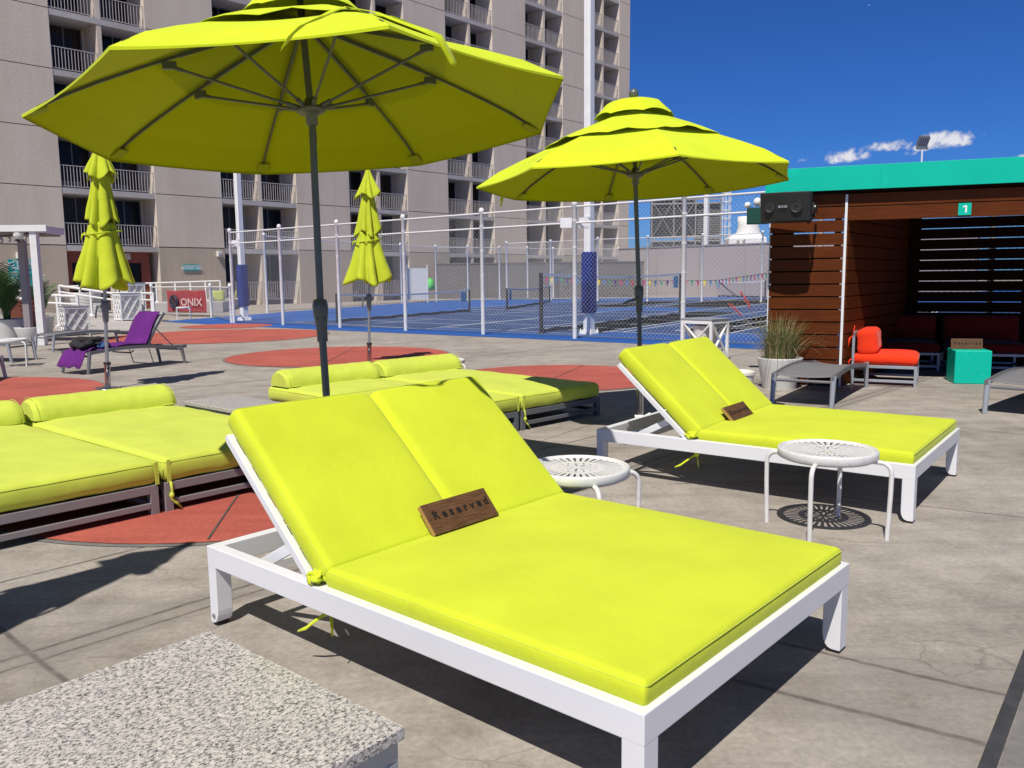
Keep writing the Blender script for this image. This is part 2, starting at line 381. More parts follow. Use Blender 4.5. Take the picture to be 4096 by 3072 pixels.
def text(name, s, size, m, parent=None, mtx=None, ext=.001, align='CENTER', sx=1.0, space=1.0):
    cu = bpy.data.curves.new(name, 'FONT'); cu.body = s; cu.size = size; cu.extrude = ext; cu.align_x = align; cu.align_y = 'CENTER'
    cu.space_character = space; cu.resolution_u = 3; cu.offset = size*(.05 if s == '1' else .03 if s == 'Reserved' else .012)
    tmp = bpy.data.objects.new(name, cu); COL.objects.link(tmp)
    bpy.context.view_layer.update()
    dg = bpy.context.evaluated_depsgraph_get(); me = bpy.data.meshes.new_from_object(tmp.evaluated_get(dg))
    bpy.data.objects.remove(tmp)
    me.transform(Matrix.Diagonal((sx, 1, 1, 1)))
    me.materials.clear(); me.materials.append(M[m]); me.name = name
    o = bpy.data.objects.new(name, me); COL.objects.link(o)
    if parent: o.parent = parent
    if mtx: o.matrix_local = mtx
    return o
def cushion(hx, hy, hz, r, crown=.02, nx=28, ny=22, wr=0, seed=0, groove=None, pinch=0):
    """a rounded, slightly crowned cushion centred on the origin"""
    mb = MB(); idx = {}
    def axis(h, n):
        e = [-h, -h+r*.35, -h+r*.8]; m = [-h+r*1.3+(2*h-2.6*r)*k/(n-1) for k in range(n)]
        return e+m+[-x for x in e[::-1]]
    X = axis(hx, nx); Y = axis(hy, ny)
    if groove is not None: Y = sorted([y for y in Y if abs(y-groove) > .055]+[groove+q for q in (-.05, -.03, -.018, -.009, 0, .009, .018, .03, .05)])
    Z = [-hz, -hz+r*.5, -hz*.35, hz*.35, hz-r*.5, hz]
    vs = []; fs = []
    def vert(x, y, z):
        k = (round(x, 5), round(y, 5), round(z, 5))
        if k in idx: return idx[k]
        q = Vector((max(-hx+r, min(hx-r, x)), max(-hy+r, min(hy-r, y)), max(-hz+r, min(hz-r, z))))
        d = Vector((x, y, z))-q
        p = q+d.normalized()*r if d.length > 1e-9 else Vector((x, y, z))
        fx = max(0, 1-(x/hx)**4); fy = max(0, 1-(y/hy)**4); t = z/hz
        p.z += crown*fx*fy*(t if t > 0 else t*.3)
        ft = max(0, 1-t*t)
        p.x += .012*ft*(x/hx)**3*(1 if r > .02 else .5); p.y += .012*ft*(y/hy)**3
        if groove is not None:
            g = math.exp(-((y-groove)/.013)**2); p.z -= max(0, t)*g*.024
            g2 = math.exp(-abs(y-groove)/.07); p.z -= max(0, t)*g2*.016
        if pinch: p.y -= pinch*(max(0, abs(x)/hx-.8)*5)**2*(y/hy)
        if wr:
            n = noise.noise(Vector((p.x*6+seed, p.y*6, p.z*9)))*wr+noise.noise(Vector((p.x*17+seed, p.y*9, p.z*17)))*wr*.35
            p += Vector((0, 0, n)) if abs(t) > .6 else Vector((n*.6*(x/hx), n*.6*(y/hy), 0))
        idx[k] = len(vs); vs.append(p); return idx[k]
    for i in range(len(X)-1):
        for j in range(len(Y)-1):
            for z, fl in ((hz, 0), (-hz, 1)):
                q = [vert(X[i], Y[j], z), vert(X[i+1], Y[j], z), vert(X[i+1], Y[j+1], z), vert(X[i], Y[j+1], z)]
                fs.append(q[::-1] if fl else q)
    for k in range(len(Z)-1):
        for i in range(len(X)-1):
            for y, fl in ((-hy, 0), (hy, 1)):
                q = [vert(X[i], y, Z[k]), vert(X[i+1], y, Z[k]), vert(X[i+1], y, Z[k+1]), vert(X[i], y, Z[k+1])]
                fs.append(q[::-1] if fl else q)
        for j in range(len(Y)-1):
            for x, fl in ((-hx, 1), (hx, 0)):
                q = [vert(x, Y[j], Z[k]), vert(x, Y[j+1], Z[k]), vert(x, Y[j+1], Z[k+1]), vert(x, Y[j], Z[k+1])]
                fs.append(q[::-1] if fl else q)
    mb.add(vs, fs, True); return mb
def loop_seam(hx, hy, z, r, cr=.018, crown=0):
    pts = []
    for cx, cy, a0 in ((hx-cr, hy-cr, 0), (-hx+cr, hy-cr, PI/2), (-hx+cr, -hy+cr, PI), (hx-cr, -hy+cr, 1.5*PI)):
        for k in range(4): a = a0+k*PI/6; pts.append((cx+cr*cos(a), cy+cr*sin(a)))
    pts.append(pts[0]); out = []
    for (ax, ay), (bx, by) in zip(pts, pts[1:]):
        n = max(1, int(math.hypot(bx-ax, by-ay)/.08))
        for k in range(n):
            x = ax+(bx-ax)*k/n; y = ay+(by-ay)*k/n
            out.append((x, y, z))
    out.append(out[0]); mb = MB(); mb.tube(out, r, 5, cap=False); return mb
def ribbon(pts, w, m, name, parent, side=Vector((1, 0, 0))):
    mb = MB(); P = []
    n = len(pts)
    for i, p in enumerate(pts):
        p = Vector(p); a = i*.5
        s = (side*cos(a*.35)+Vector((0, 0, 1))*sin(a*.35)*.5).normalized()*w/2*(1 if i < n-1 else .5)
        P.append([p-s, p+s])
    mb.grid(P); return mb.build(name, m, parent, solid=.002)

# ------------------------------------------------------------------ setting
mb = MB(); mb.add([(-90, -12, 0), (110, -12, 0), (110, 160, 0), (-90, 160, 0)], [(0, 1, 2, 3)]); deck = mb.build('deck', 'concrete'); tag(deck, kind='structure')
mb = MB(); mb.add([(-1500, -1500, -.35), (1500, -1500, -.35), (1500, 2200, -.35), (-1500, 2200, -.35)], [(0, 1, 2, 3)]); tag(mb.build('ground', 'stuccotan'), kind='structure')
def disc(cx, cy, R, joints):
    mb = MB(); n = 96
    vs = [(cx+R*cos(2*PI*k/n), cy+R*sin(2*PI*k/n), .008) for k in range(n)]; mb.add(vs, [tuple(range(n))])
    o = mb.build('red_paving_circle', 'redfloor'); tag(o, kind='structure')
    mb = MB(); vs = []
    for k in range(n): a = 2*PI*k/n; vs += [((cx+(R+.04)*cos(a)), (cy+(R+.04)*sin(a)), .004), (cx+(R-.02)*cos(a), cy+(R-.02)*sin(a), .004)]
    mb.add(vs, [(2*k, 2*((k+1) % n), 2*((k+1) % n)+1, 2*k+1) for k in range(n)])
    mb.build('circle_joint', M['darkconcrete'], o)
    mb = MB()
    for a in joints:
        d = Vector((cos(a), sin(a), 0)); e = Vector((-sin(a), cos(a), 0)); c = Vector((cx, cy, .012)); w = .006
        mb.add([c-d*R*.98-e*w, c+d*R*.98-e*w, c+d*R*.98+e*w, c-d*R*.98+e*w], [(0, 1, 2, 3)])
    mb.build('saw_cut', 'joint', o)
    return o
disc(-3.19, 15.4, 2.013, [1.6])
disc(.66, 11.75, 1.55, [1.25])
disc(-7.5, 21.4, 2.75, [1.5])
disc(-7.35, 10.35, 2.02, [.8])
disc(-1.93, 6.2, 1.87, [1.72])
disc(-8.8, 25.9, 1.35, [.5])
# tar strip and darker slab, bottom right
mb = MB(); A = G(4125, 2600); B = G(3935, 3110); e = Vector(((B-A).y, -(B-A).x, 0)).normalized(); w = .022
d = (B-A).normalized(); A2 = A-d*6; B2 = B+d*2
A2.z = B2.z = .004
mb.add([A2-e*w, A2+e*w, B2+e*w, B2-e*w], [(0, 1, 2, 3)]); tag(mb.build('expansion_joint', 'strip'), kind='structure')
mb = MB(); s = 1 if e.x > 0 else -1
mb.add([A2+e*s*(w+.002), A2+e*s*3, B2+e*s*3, B2+e*s*(w+.002)], [(0, 1, 2, 3)]); tag(mb.build('side_paving', 'darkconcrete'), kind='structure')
# courts
P = [G(645, 1287), G(935, 1304), G(2299, 1364), G(3130, 1402), G(3900, 1420), Vector((60, 20, 0)), Vector((60, 75, 0)), G(3060, 1186), G(2105, 1197), G(1750, 1203), G(1310, 1235)]
mb = MB(); mb.add([(p.x, p.y, .006) for p in P], [tuple(range(len(P)))]); tag(mb.build('court_surface', 'courtblue'), kind='structure')
ca, cb = math.radians(-43.5), math.radians(58.5)
da, db = Vector((cos(ca), sin(ca), 0)), Vector((cos(cb), sin(cb), 0))
def court(o, w, l):
    o = Vector((o.x, o.y, 0))
    mb = MB(); z = Vector((0, 0, .011))
    mb.add([o+z, o+da*w+z, o+da*w+db*l+z, o+db*l+z], [(0, 1, 2, 3)]); c = mb.build('court_paint', 'navy'); tag(c, kind='structure')
    mb = MB()
    def ln(a, b):
        d = (b-a).normalized(); e = Vector((-d.y, d.x, 0))*.032; zz = Vector((0, 0, .016))
        mb.add([a-e+zz, b-e+zz, b+e+zz, a+e+zz], [(0, 1, 2, 3)])
    for k in (0, .18, .35, .65, .82, 1): ln(o+db*l*k, o+db*l*k+da*w)
    for k in (0, 1): ln(o+da*w*k, o+da*w*k+db*l)
    ln(o+da*w*.5, o+da*w*.5+db*l*.35); ln(o+da*w*.5+db*l*.65, o+da*w*.5+db*l)
    mb.build('court_line', 'line', c)
court(G(1180, 1290), 6.6, 11.5)
court(G(1760, 1310), 5.4, 13)
court(G(2180, 1316), 5.2, 16)
court(G(2700, 1325), 5.0, 15)
court(G(1830, 1236), 6.8, 13)
court(G(2330, 1226), 7.2, 14)
court(G(2620, 1226), 8, 15)
court(G(2930, 1310), 8, 18)
# terrace kerb in front of the hotel
mb = MB(); a, b = G(612, 1254), G(893, 1249); d = (b-a).normalized(); e = Vector((-d.y, d.x, 0)); z = Vector((0, 0, .46))
pl = [a, b, b+e*9, a+e*9]; mb.prism([(p.x, p.y) for p in pl], 0, .46); tag(mb.build('terrace', 'slab', bevel=.02), kind='structure')
mb = MB(); a, b = G(330, 1262), G(600, 1300); pl = [G(222, 1322), G(560, 1322), G(640, 1268), G(330, 1246)]
q = [Vector((p.x, p.y, h)) for p, h in zip(pl, (.1, .012, .012, .16))]
mb.add([(p.x, p.y, 0) for p in q]+[tuple(p) for p in q], [(4, 5, 6, 7), (0, 1, 5, 4), (1, 2, 6, 5), (2, 3, 7, 6), (3, 0, 4, 7)]); tag(mb.build('ramp', 'slab'), kind='structure')

# ------------------------------------------------------------------ hotel tower
YAW, KF = .8434, 3.374
BO = Vector((0, 64.1235, 0)); LZ0, LH = 3.167, 2.697
bl = thing('hotel_building', BO, YAW, 'tall grey hotel tower with stacked dark balconies between blank wall panels', 'building')
E_ = [-31.854, -27.326, -23.64, -18.841, -14.991, -10.197, -6.456, -1.734, 1.91, 6.46, 9.65, 14.321, 15.934]
TOP = LZ0+LH*11
panels = [(-60, E_[0])]+[(E_[k], E_[k+1]) for k in range(1, 12, 2)]
for (a, b) in panels:
    mb = MB()
    mb.box(a, b, .03, 14, 0, TOP, 1)
    mb.box(a, b, 0, .03, 0, LZ0-.03, 2)
    for k in range(11): mb.box(a, b, 0, .03, LZ0+LH*k+.02, LZ0+LH*(k+1)-.02, 0)
    # side skins cover the recess reveals
    mb.box(b, b+.004, .0, 1.6, 0, TOP, 0); mb.box(a-.004, a, .0, 1.6, 0, TOP, 3)
    mb.build('wall_panel', ['stucco', 'joint', 'stuccotan', 'reveal'], bl)
tops = [5, 6, 6, 7, 8, 9]
bays = [(E_[k], E_[k+1]) for k in range(0, 12, 2)]
DEP = 1.55
for bi, (a, b) in enumerate(bays):
    a += .004; b -= .004
    mid = (a+b)/2
    mb = MB(); mb.box(a, b, DEP, DEP+.3, 0, TOP); mb.build('recess_wall', 'stucco', bl)
    mb = MB(); mb.box(mid-.11, mid+.11, .04, DEP-.002, 0, TOP); mb.build('divider_wall', 'stucco', bl)
    for k in range(0, 11):
        mb = MB()
        for x0, x1 in ((a, mid-.112), (mid+.112, b)): mb.box(x0, x1, .02, DEP-.004, LZ0+LH*k-.27, LZ0+LH*k)
        mb.box(mid-.112, mid+.112, .02, .038, LZ0+LH*k-.27, LZ0+LH*k)
        mb.build('balcony_slab', 'slab', bl)
    for k in range(-1, tops[bi]):
        z = LZ0+LH*k if k >= 0 else .25
        zt = z+2.38 if k >= 0 else LZ0-.3
        for hb, (x0, x1) in enumerate(((a, mid-.112), (mid+.112, b))):
            if bi == 0 and k == -1: continue
            mb = MB()
            wx0, wx1 = x0+.12, x1-.16
            mb.box(wx0, wx1, DEP-.05, DEP-.01, z+.04, zt-.02, 0)
            for x in (wx0, wx0+(wx1-wx0)*.55, wx1): mb.box(x-.03, x+.03, DEP-.08, DEP-.052, z+.04, zt-.02, 1)
            mb.box(wx0-.03, wx1+.03, DEP-.083, DEP-.053, zt-.02, zt+.04, 1)
            if (k+hb+bi) % 3 != 0:
                mb.box(wx0+.15, wx0+1.15, DEP-.5, DEP-.1, z, z+.42, 2); 
                for q in range(5): mb.box(wx0+.2, wx0+1.1, DEP-.515, DEP-.502, z+.06+q*.07, z+.085+q*.07, 1)
            mb.build('window', ['glass%d' % ((k*2+hb+bi*3+4) % 3), 'darkframe', 'taupe'], bl)
            mb = MB(); zr = z+1.06; n = int((x1-x0)/.145)
            mb.box(x0+.02, x1-.02, .05, .09, zr-.03, zr); mb.box(x0+.02, x1-.02, .05, .09, z+.06, z+.09)
            for q in range(n+1):
                x = x0+.04+(x1-x0-.08)*q/n; mb.box(x-.011, x+.011, .06, .082, z+(.06 if q not in (0, n) else 0), zr-.03)
            mb.build('railing', 'balcony_rail', bl)
# ground-floor entrance of the first bay
a, b = bays[0]
mb = MB(); mb.box(a+.05, b-.3, .5, .75, 2.35, 2.9); mb.box(b-.75, b-.3, .5, .75, 0, 2.348); mb.box(a+.05, a+.4, .5, .75, 0, 2.348); mb.build('door_frame', 'rust', bl)
mb = MB(); mb.box(a+.4, b-.75, .6, .65, 0, 2.35, 0); mb.box((a+b)/2-.03, (a+b)/2+.03, .56, .598, 0, 2.35, 1); mb.box(a+.4, b-.75, .56, .598, 1.0, 1.05, 1)
dr = mb.build('entrance_door', ['glass0', 'darkframe'], bl)
mb = MB(); mb.tube([((a+b)/2+.2, .5, .9), ((a+b)/2+.2, .5, 1.9)], .025, 8); mb.build('handle', 'silver', dr)
RB = Matrix.Rotation(YAW, 4, 'Z'); FM = Matrix.Translation(BO) @ RB
def fac(s, y, z): return FM @ Vector((s, y, z))
def facw(px, py, off=-.02):     # facade point seen at px, py
    r = ray(px, py); n = Vector((-sin(YAW), cos(YAW), 0)); t = (BO+n*off).dot(n)/r.dot(n); p = Vector((0, 0, EYE))+r*t
    q = FM.inverted() @ p; return q.x, q.z
# exit sign
s, z = facw(515, 1025)
ex = thing('exit_sign', fac(s, .38, z), YAW, 'cream EXIT sign above the glass doors of the red-brown entrance', 'exit sign')
mb = MB(); mb.box(-.24, .24, -.06, .06, -.15, .15); mb.build('housing', 'cream', ex, bevel=.01)
text('lettering', 'EXIT', .24, 'rust', ex, Matrix.Translation((0, -.063, 0)) @ Matrix.Rotation(PI/2, 4, 'X'))
# NO DIVING sign
def facsign(name, px0, px1, py0, py1, label, lines):
    s0, z1 = facw(px0, py0); s1, _ = facw(px1, py0); _, z0 = facw((px0+px1)/2, py1); w = (s1-s0)/2; h = (z1-z0)/2
    t = thing(name, fac((s0+s1)/2, -.04, (z0+z1)/2), YAW, label, 'sign')
    mb = MB(); mb.box(-w, w, -.02, .02, -h, h); mb.build('panel', 'tealdark', t, bevel=.008)
    for txt, x, y, size, al in lines:
        text('lettering', txt, size, 'lettering', t, Matrix.Translation((x*w, -.0225, y*h)) @ Matrix.Rotation(PI/2, 4, 'X'), align=al)
    return t, w, h
sg, w, h = facsign('pool_rules_sign', 30, 128, 1038, 1167, 'tall teal POOL RULES NO DIVING board on the tan wall behind the pergola', [('POOL RULES', .1, .88, .13, 'CENTER'), ('NO DIVING', .06, .70, .27, 'CENTER')])
mb = MB()
for r_, (x0, x1, y) in enumerate([(-.8, .85, .52), (-.75, .8, .47), (-.6, .6, .40)]+[(-.85, -.3, .25-.07*k) for k in range(14) if k != 4]+[(.1, .7-.15*(k % 3), .22-.06*k) for k in range(15) if k % 4 != 3]+[(.0, .85, -.75), (-.3, .4, -.86)]):
    mb.box(x0*w, x1*w, -.0235, -.0205, y*h-.012, y*h+.012)
mb.build('small_print', 'lettering', sg)
facsign('smoking_sign', 732, 797, 1058, 1083, 'small teal DESIGNATED SMOKING AREA sign on the tan wall above two palms', [('DESIGNATED', 0, .35, .17, 'CENTER'), ('SMOKING AREA', 0, -.3, .17, 'CENTER')])
for px, py, lab in ((75, 1022, 'small cream wall light above the teal POOL RULES board'), (874, 1016, 'small cream wall light on the tan wall beside the blue padded pole')):
    s, z = facw(px, py); t = thing('wall_light', fac(s, -.1, z), YAW, lab, 'wall light', 'cream lights on the tan ground-floor wall')
    mb = MB(); mb.box(-.12, .12, -.1, .1, -.14, .14); mb.build('housing', 'cream', t, bevel=.015)
    mb = MB(); mb.box(-.08, .08, -.115, -.1, -.09, .02); mb.build('lens', 'bulb', t)
# white poles with loudspeakers along the hotel
def patio_pole(px, pyb, pyt, speaker, label):
    # stand at the measured foot, seen through railings
    g = G(px, pyb); top = D(px, pyt, g.y).z
    t = thing('patio_pole', g, .84, label, 'post', 'white square poles on the hotel patio')
    mb = MB(); mb.box(-.09, .09, -.09, .09, 0, top); mb.box(-.17, .17, -.17, .17, 0, .04); mb.build('post', 'whitepaint', t, bevel=.008)
    mb = MB(); mb.box(-.1, .1, -.1, .1, top, top+.02); mb.build('cap', 'whitepaint', t)
    if speaker:
        sp = thing('patio_speaker', D(px+speaker, pyb-196+ (10 if speaker > 0 else 0), g.y)+Vector((0, -.2, .1)), .2, 'small black loudspeaker on the %s patio pole' % ('white' if speaker < 12 else 'second white'), 'speaker', 'black loudspeakers on the patio poles')
        mb = MB(); mb.prism([(-.3, -.1), (-.2, -.28), (.2, -.28), (.3, -.1), (.3, .12), (-.3, .12)], -.15, .15); mb.build('cabinet', 'black', sp, bevel=.02)
        mb = MB(); mb.box(-.04, .04, .12, .3, -.04, .04); mb.build('bracket', 'darkframe', sp)
        return t, sp
    return t, None
p1, s1 = patio_pole(258, 1235, 990, 11, 'white square patio pole carrying a black speaker left of the folded parasol')
s1['label'] = 'small black loudspeaker on the patio pole beside the POOL RULES wall'
p2, s2 = patio_pole(640, 1215, 990, 12, 'white square patio pole carrying a black speaker right of the red-brown entrance')
s2['label'] = 'small black loudspeaker on the patio pole right of the entrance'
patio_pole(712, 1215, 985, 0, 'plain white square patio pole beside the smoking sign')
# string lights on the patio
def string_light(pts, label, n):
    mb = MB(); P = []
    for (a, b) in zip(pts, pts[1:]):
        for k in range(12):
            t = k/12; p = a.lerp(b, t); p.z -= .35*4*t*(1-t)*min(1, (b-a).length/8); P.append(p)
    P.append(pts[-1]); o = thing('string_lights', P[0], 0, label, 'string lights')
    Q = [p-P[0] for p in P]; mb.tube(Q, .012, 5); mb.build('cable', 'rubber', o)
    for k in range(1, n):
        q = Q[int(k*(len(Q)-1)/n)]; m2 = MB(); m2.lathe([(.004, 0), (.022, -.03), (.04, -.09), (.03, -.14), (.002, -.155)], 8, (q.x, q.y, q.z)); m2.build('bulb', 'bulb', o)
string_light([D(262, 1016, 44.6), D(430, 1006, 47), D(632, 994, 52.5), D(690, 1010, 55)], 'string of small bulbs hung between the patio poles', 14)
dc = thing('dome_camera', D(687, 1014, 56), 0, 'white dome camera on the tan wall between two white poles', 'camera')
mb = MB(); mb.lathe([(.16, .12), (.18, 0), (.12, -.1), (.02, -.15)], 16); mb.build('housing', 'cream', dc); mb = MB(); mb.lathe([(.12, -.06), (.09, -.16), (.01, -.2)], 16); mb.build('lens', 'rubber', dc)

# ------------------------------------------------------------------ chain-link fences
def mesh_span(mb, a, b, z0, z1, cell, w):
    """diamond wires clipped to the rectangle between posts"""
    a = Vector(a); b = Vector(b); Ln = (b-a).length; u = (b-a)/Ln; H = z1-z0; sp = cell*1.414
    k0 = int(-H/sp)-1
    for sgn in (1, -1):
        k = k0
        while True:
            x0 = k*sp; k += 1
            if x0 > Ln+ (0 if sgn == 1 else H): break
            if sgn == 1: xa, xb = x0, x0+H; za, zb = 0, H
            else: xa, xb = x0, x0-H; za, zb = 0, H
            # clip to [0, Ln]
            def clip(xa, za, xb, zb):
                t0, t1 = 0, 1; dx = xb-xa
                if dx > 0: t0 = max(t0, -xa/dx); t1 = min(t1, (Ln-xa)/dx)
                else: t0 = max(t0, (Ln-xa)/dx); t1 = min(t1, -xa/dx)
                return t0, t1
            t0, t1 = clip(xa, za, xb, zb)
            if t1-t0 < .01: continue
            p = a+u*(xa+(xb-xa)*t0)+Vector((0, 0, z0+H*t0)); q = a+u*(xa+(xb-xa)*t1)+Vector((0, 0, z0+H*t1))
            n = Vector((-u.y, u.x, 0)); dd = (q-p).normalized(); s = dd.cross(n)*w/2
            off = n*(.003*sgn)
            vs = [p-s+off, p+s+off, p+n*w*.6+off, q-s+off, q+s+off, q+n*w*.6+off]
            mb.add(vs, [(0, 1, 4, 3), (1, 2, 5, 4), (2, 0, 3, 5)])
def fence(pts, H, label, name='chain_link_fence', rails=(1,), cell=.055, w=.006, r=.035, mesh=True, railmat='rail', zb=.05, spm='whitepaint', meshmat='rail', tops=None):
    o = thing(name, pts[0], 0, label, 'fence'); B = pts[0]
    for i, p in enumerate(pts):
        mb = MB(); q = p-B; h = H
        mb.lathe([(r, 0), (r, h-.02), (r*1.35, h), (r*1.4, h+.05), (r*.9, h+.10), (.004, h+.115)], 14, tuple(q)); 
        for k in range(5): mb.lathe([(r*1.12, .25+k*H*.2), (r*1.12, .28+k*H*.2)], 14, tuple(q))
        mb.build('post', railmat, o)
    for a, b in zip(pts, pts[1:]):
        mb = MB()
        for f in rails: mb.tube([a-B+Vector((0, 0, H*f-.03)), b-B+Vector((0, 0, H*f-.03))], .022, 8)
        mb.build('rail', railmat, o)
        if mesh:
            mb = MB(); mesh_span(mb, a-B, b-B, zb, H-.04, cell, w); mb.build('wire_mesh', meshmat, o)
            mb = MB(); mb.tube([a-B+Vector((0, 0, .07)), b-B+Vector((0, 0, .07))], .012, 6); mb.build('bottom_rail', 'grey_metal', o)
    return o
fa = -.6892
def fpt(t): return Vector((1.4*(0+t/1.4*cos(fa)), 1.4*14.4944+t*sin(fa), 0))
ts = [-11.978, -9.244, -6.476, -3.709, -.912, 1.878, 4.615, 7.4, 10.2, 13.0, 15.8]
NF = [fpt(t) for t in ts]
nf = fence(NF, 3.0, 'tall white chain-link court fence running across the deck behind the parasols', rails=(1, .88), cell=.070, w=.0034, r=.050, meshmat='mesh')
for i, tilt in ((0, 1), (5, 1)):
    q = NF[i]-NF[0]; m2 = MB()
    for dx in (.22, -.2) if i else (.2,): m2.box(q.x+dx-.13, q.x+dx+.13, q.y-.06, q.y-.04, 2.5, 2.72)
    m2.build('white_plate', 'whitepaint', nf)
def fl(p, q): return G(*p)
fence([G(1070, 1252), G(1607, 1215), G(1746, 1207), G(1873, 1204), G(1999, 1200), G(2111, 1197), G(2213, 1193), G(2472, 1188)], 3.3, 'far white chain-link fence along the hotel side of the courts', rails=(1,), cell=.14, w=.005, r=.05, meshmat='mesh')
fence([G(2028, 1201), G(2203, 1202), G(2390, 1205), G(2589, 1206), G(2806, 1207), G(3044, 1210)], 3.55, 'far white chain-link fence crossing the courts behind the blue padded pole', rails=(1,), cell=.14, w=.005, r=.055, meshmat='mesh')
# low fence with the banner
lf = fence([G(612, 1262), G(847, 1268), NF[0]+Vector((-.12, .1, 0))], 1.2, 'low chain-link fence with a red banner hung along it', rails=(1,), cell=.08, w=.004, r=.05, meshmat='mesh')
lf['label'] = 'low white-post chain-link fence at the blue court corner'
A, B = G(612, 1262), G(847, 1268); u = (B-A).normalized(); n = Vector((-u.y, u.x, 0)); ang = math.atan2(u.y, u.x)
def onf(px): 
    r = ray(px, 1200); return (Vector((0, 0, EYE)).cross(Vector()) if 0 else A)+u*(((A.y*r.x-A.x*r.y))/(u.x*r.y-u.y*r.x))
b0, b1 = onf(664), onf(821); W = (b1-b0).length
bn = thing('banner', (b0+b1)/2+n*.03, ang, 'red ONIX banner with a dark ball emblem on the low fence', 'banner')
zt, zb = D(740, 1160, ((b0+b1)/2).y).z, D(740, 1250, ((b0+b1)/2).y).z
mb = MB(); Pp = []
for i in range(13):
    row = []
    for j in range(25):
        x = -W/2+W*j/24; t = i/12; sag = .05*(1-((j % 12)/6-1)**2)*(1-t)
        row.append(Vector((x, .02*sin(x*5+t*3)+.012*sin(x*13), zt-(zt-zb)*t-sag*.6)))
    Pp.append(row)
mb.grid(Pp); mb.build('cloth', 'redbanner', bn, solid=.004)
text('lettering', 'ONIX', .42, 'bannerlet', bn, Matrix.Translation((W*.17, -.075, zb+(zt-zb)*.45)) @ Matrix.Rotation(PI/2, 4, 'X'), sx=1.25)
mb = MB()
for a0 in range(2):
    cx = -W*.27; pts = [Vector((cx+.26*cos(t), -.08-.004*a0, zb+(zt-zb)*.47+.26*sin(t))) for t in [k*PI/12 for k in range(25)]]
    if a0 == 0: mb.tube(pts, .03, 6, cap=False)
for s_ in (-1, 1):
    mb.tube([Vector((cx+s_*.18*cos(t), -.08, zb+(zt-zb)*.47+.2*sin(t))) for t in (-1.4, -.8, -.2, .4, 1, 1.4)], .035, 6)
    mb.tube([Vector((cx+s_*.2, -.082, zb+(zt-zb)*.47+.15)), Vector((cx-s_*.16, -.082, zb+(zt-zb)*.47-.2))], .03, 6)
mb.build('emblem', 'bannerdark', bn)

# ------------------------------------------------------------------ light poles
def light_pole(g, w, H, p0, p1, label, group='white floodlight poles of the courts'):
    o = thing('light_pole', g, fa, label, 'light pole', group)
    mb = MB(); mb.box(-w/2, w/2, -w/2, w/2, .25, H); mb.box(-w*.56, w*.56, -w*.56, w*.56, .06, .45); mb.build('post', 'whitepaint', o, bevel=.012)
    mb = MB(); mb.box(-w*.95, w*.95, -w*.95, w*.95, 0, .05); mb.box(-w*.7, w*.7, -w*.7, w*.7, .05, .12); mb.build('base_plate', 'whitepaint', o, bevel=.01)
    for sx in (-1, 1):
        for sy in (-1, 1):
            mb = MB(); mb.lathe([(.028, .05), (.028, .1), (.014, .1), (.014, .15)], 8, (sx*w*.8, sy*w*.8, 0)); mb.build('bolt', 'whiteold', o)
    mb = MB(); q = w*.80; mb.box(-q, q, -q, q, p0, p1); mb.build('padding', 'blue_pad', o, bevel=.05, segs=3)
    mb = MB(); mb.box(-.06, .06, -w/2-.03, -w/2-.001, 2.6, 2.85); mb.box(-.02, .0, -w/2-.02, -w/2-.001, .5, H*.9); mb.build('conduit', 'whitepaint', o)
    mb = MB(); mb.box(-1.2, 1.2, -.1, .1, H, H+.12)
    mb.build('crossarm', 'whitepaint', o)
    return o
light_pole(G(2356, 1338)+Vector((0, 0, 0)), .185, 9.5, .52, 2.0, 'near white square light pole with long blue padding behind the court fence')
light_pole(G(978, 1283), .185, 9.5, .50, 1.95, 'white square light pole with blue padding behind the big open parasol stem')
light_pole(G(2820, 1181), .30, 9, .5, 2.0, 'farthest white light pole with blue padding before the long pink-grey wall')
g = D(3686, 655, 60); o = thing('floodlight_mast', (g.x, 60, 0), .1, 'tall floodlight mast with five lamps rising beyond the cabana roof', 'floodlight'); o.scale = (.68, .68, 1)
mb = MB(); mb.tube([(0, 0, 0), (0, 0, 10.0)], .09, 12); mb.build('mast', 'whitepaint', o)
for k in range(5):
    mb = MB(); m4 = Matrix.Translation((-.46+.23*k, -.1, 10.55)) @ Matrix.Rotation(.5, 4, 'X') @ Matrix.Rotation(.18, 4, 'Y'); mb.box(-.085, .085, -.16, .16, -.38, .38, mtx=m4); mb.build('lamp_head', 'grey_metal', o, bevel=.02)
mb = MB(); mb.box(-.62, .62, -.08, .1, 10.0, 10.2); mb.build('bracket', 'grey_metal', o)

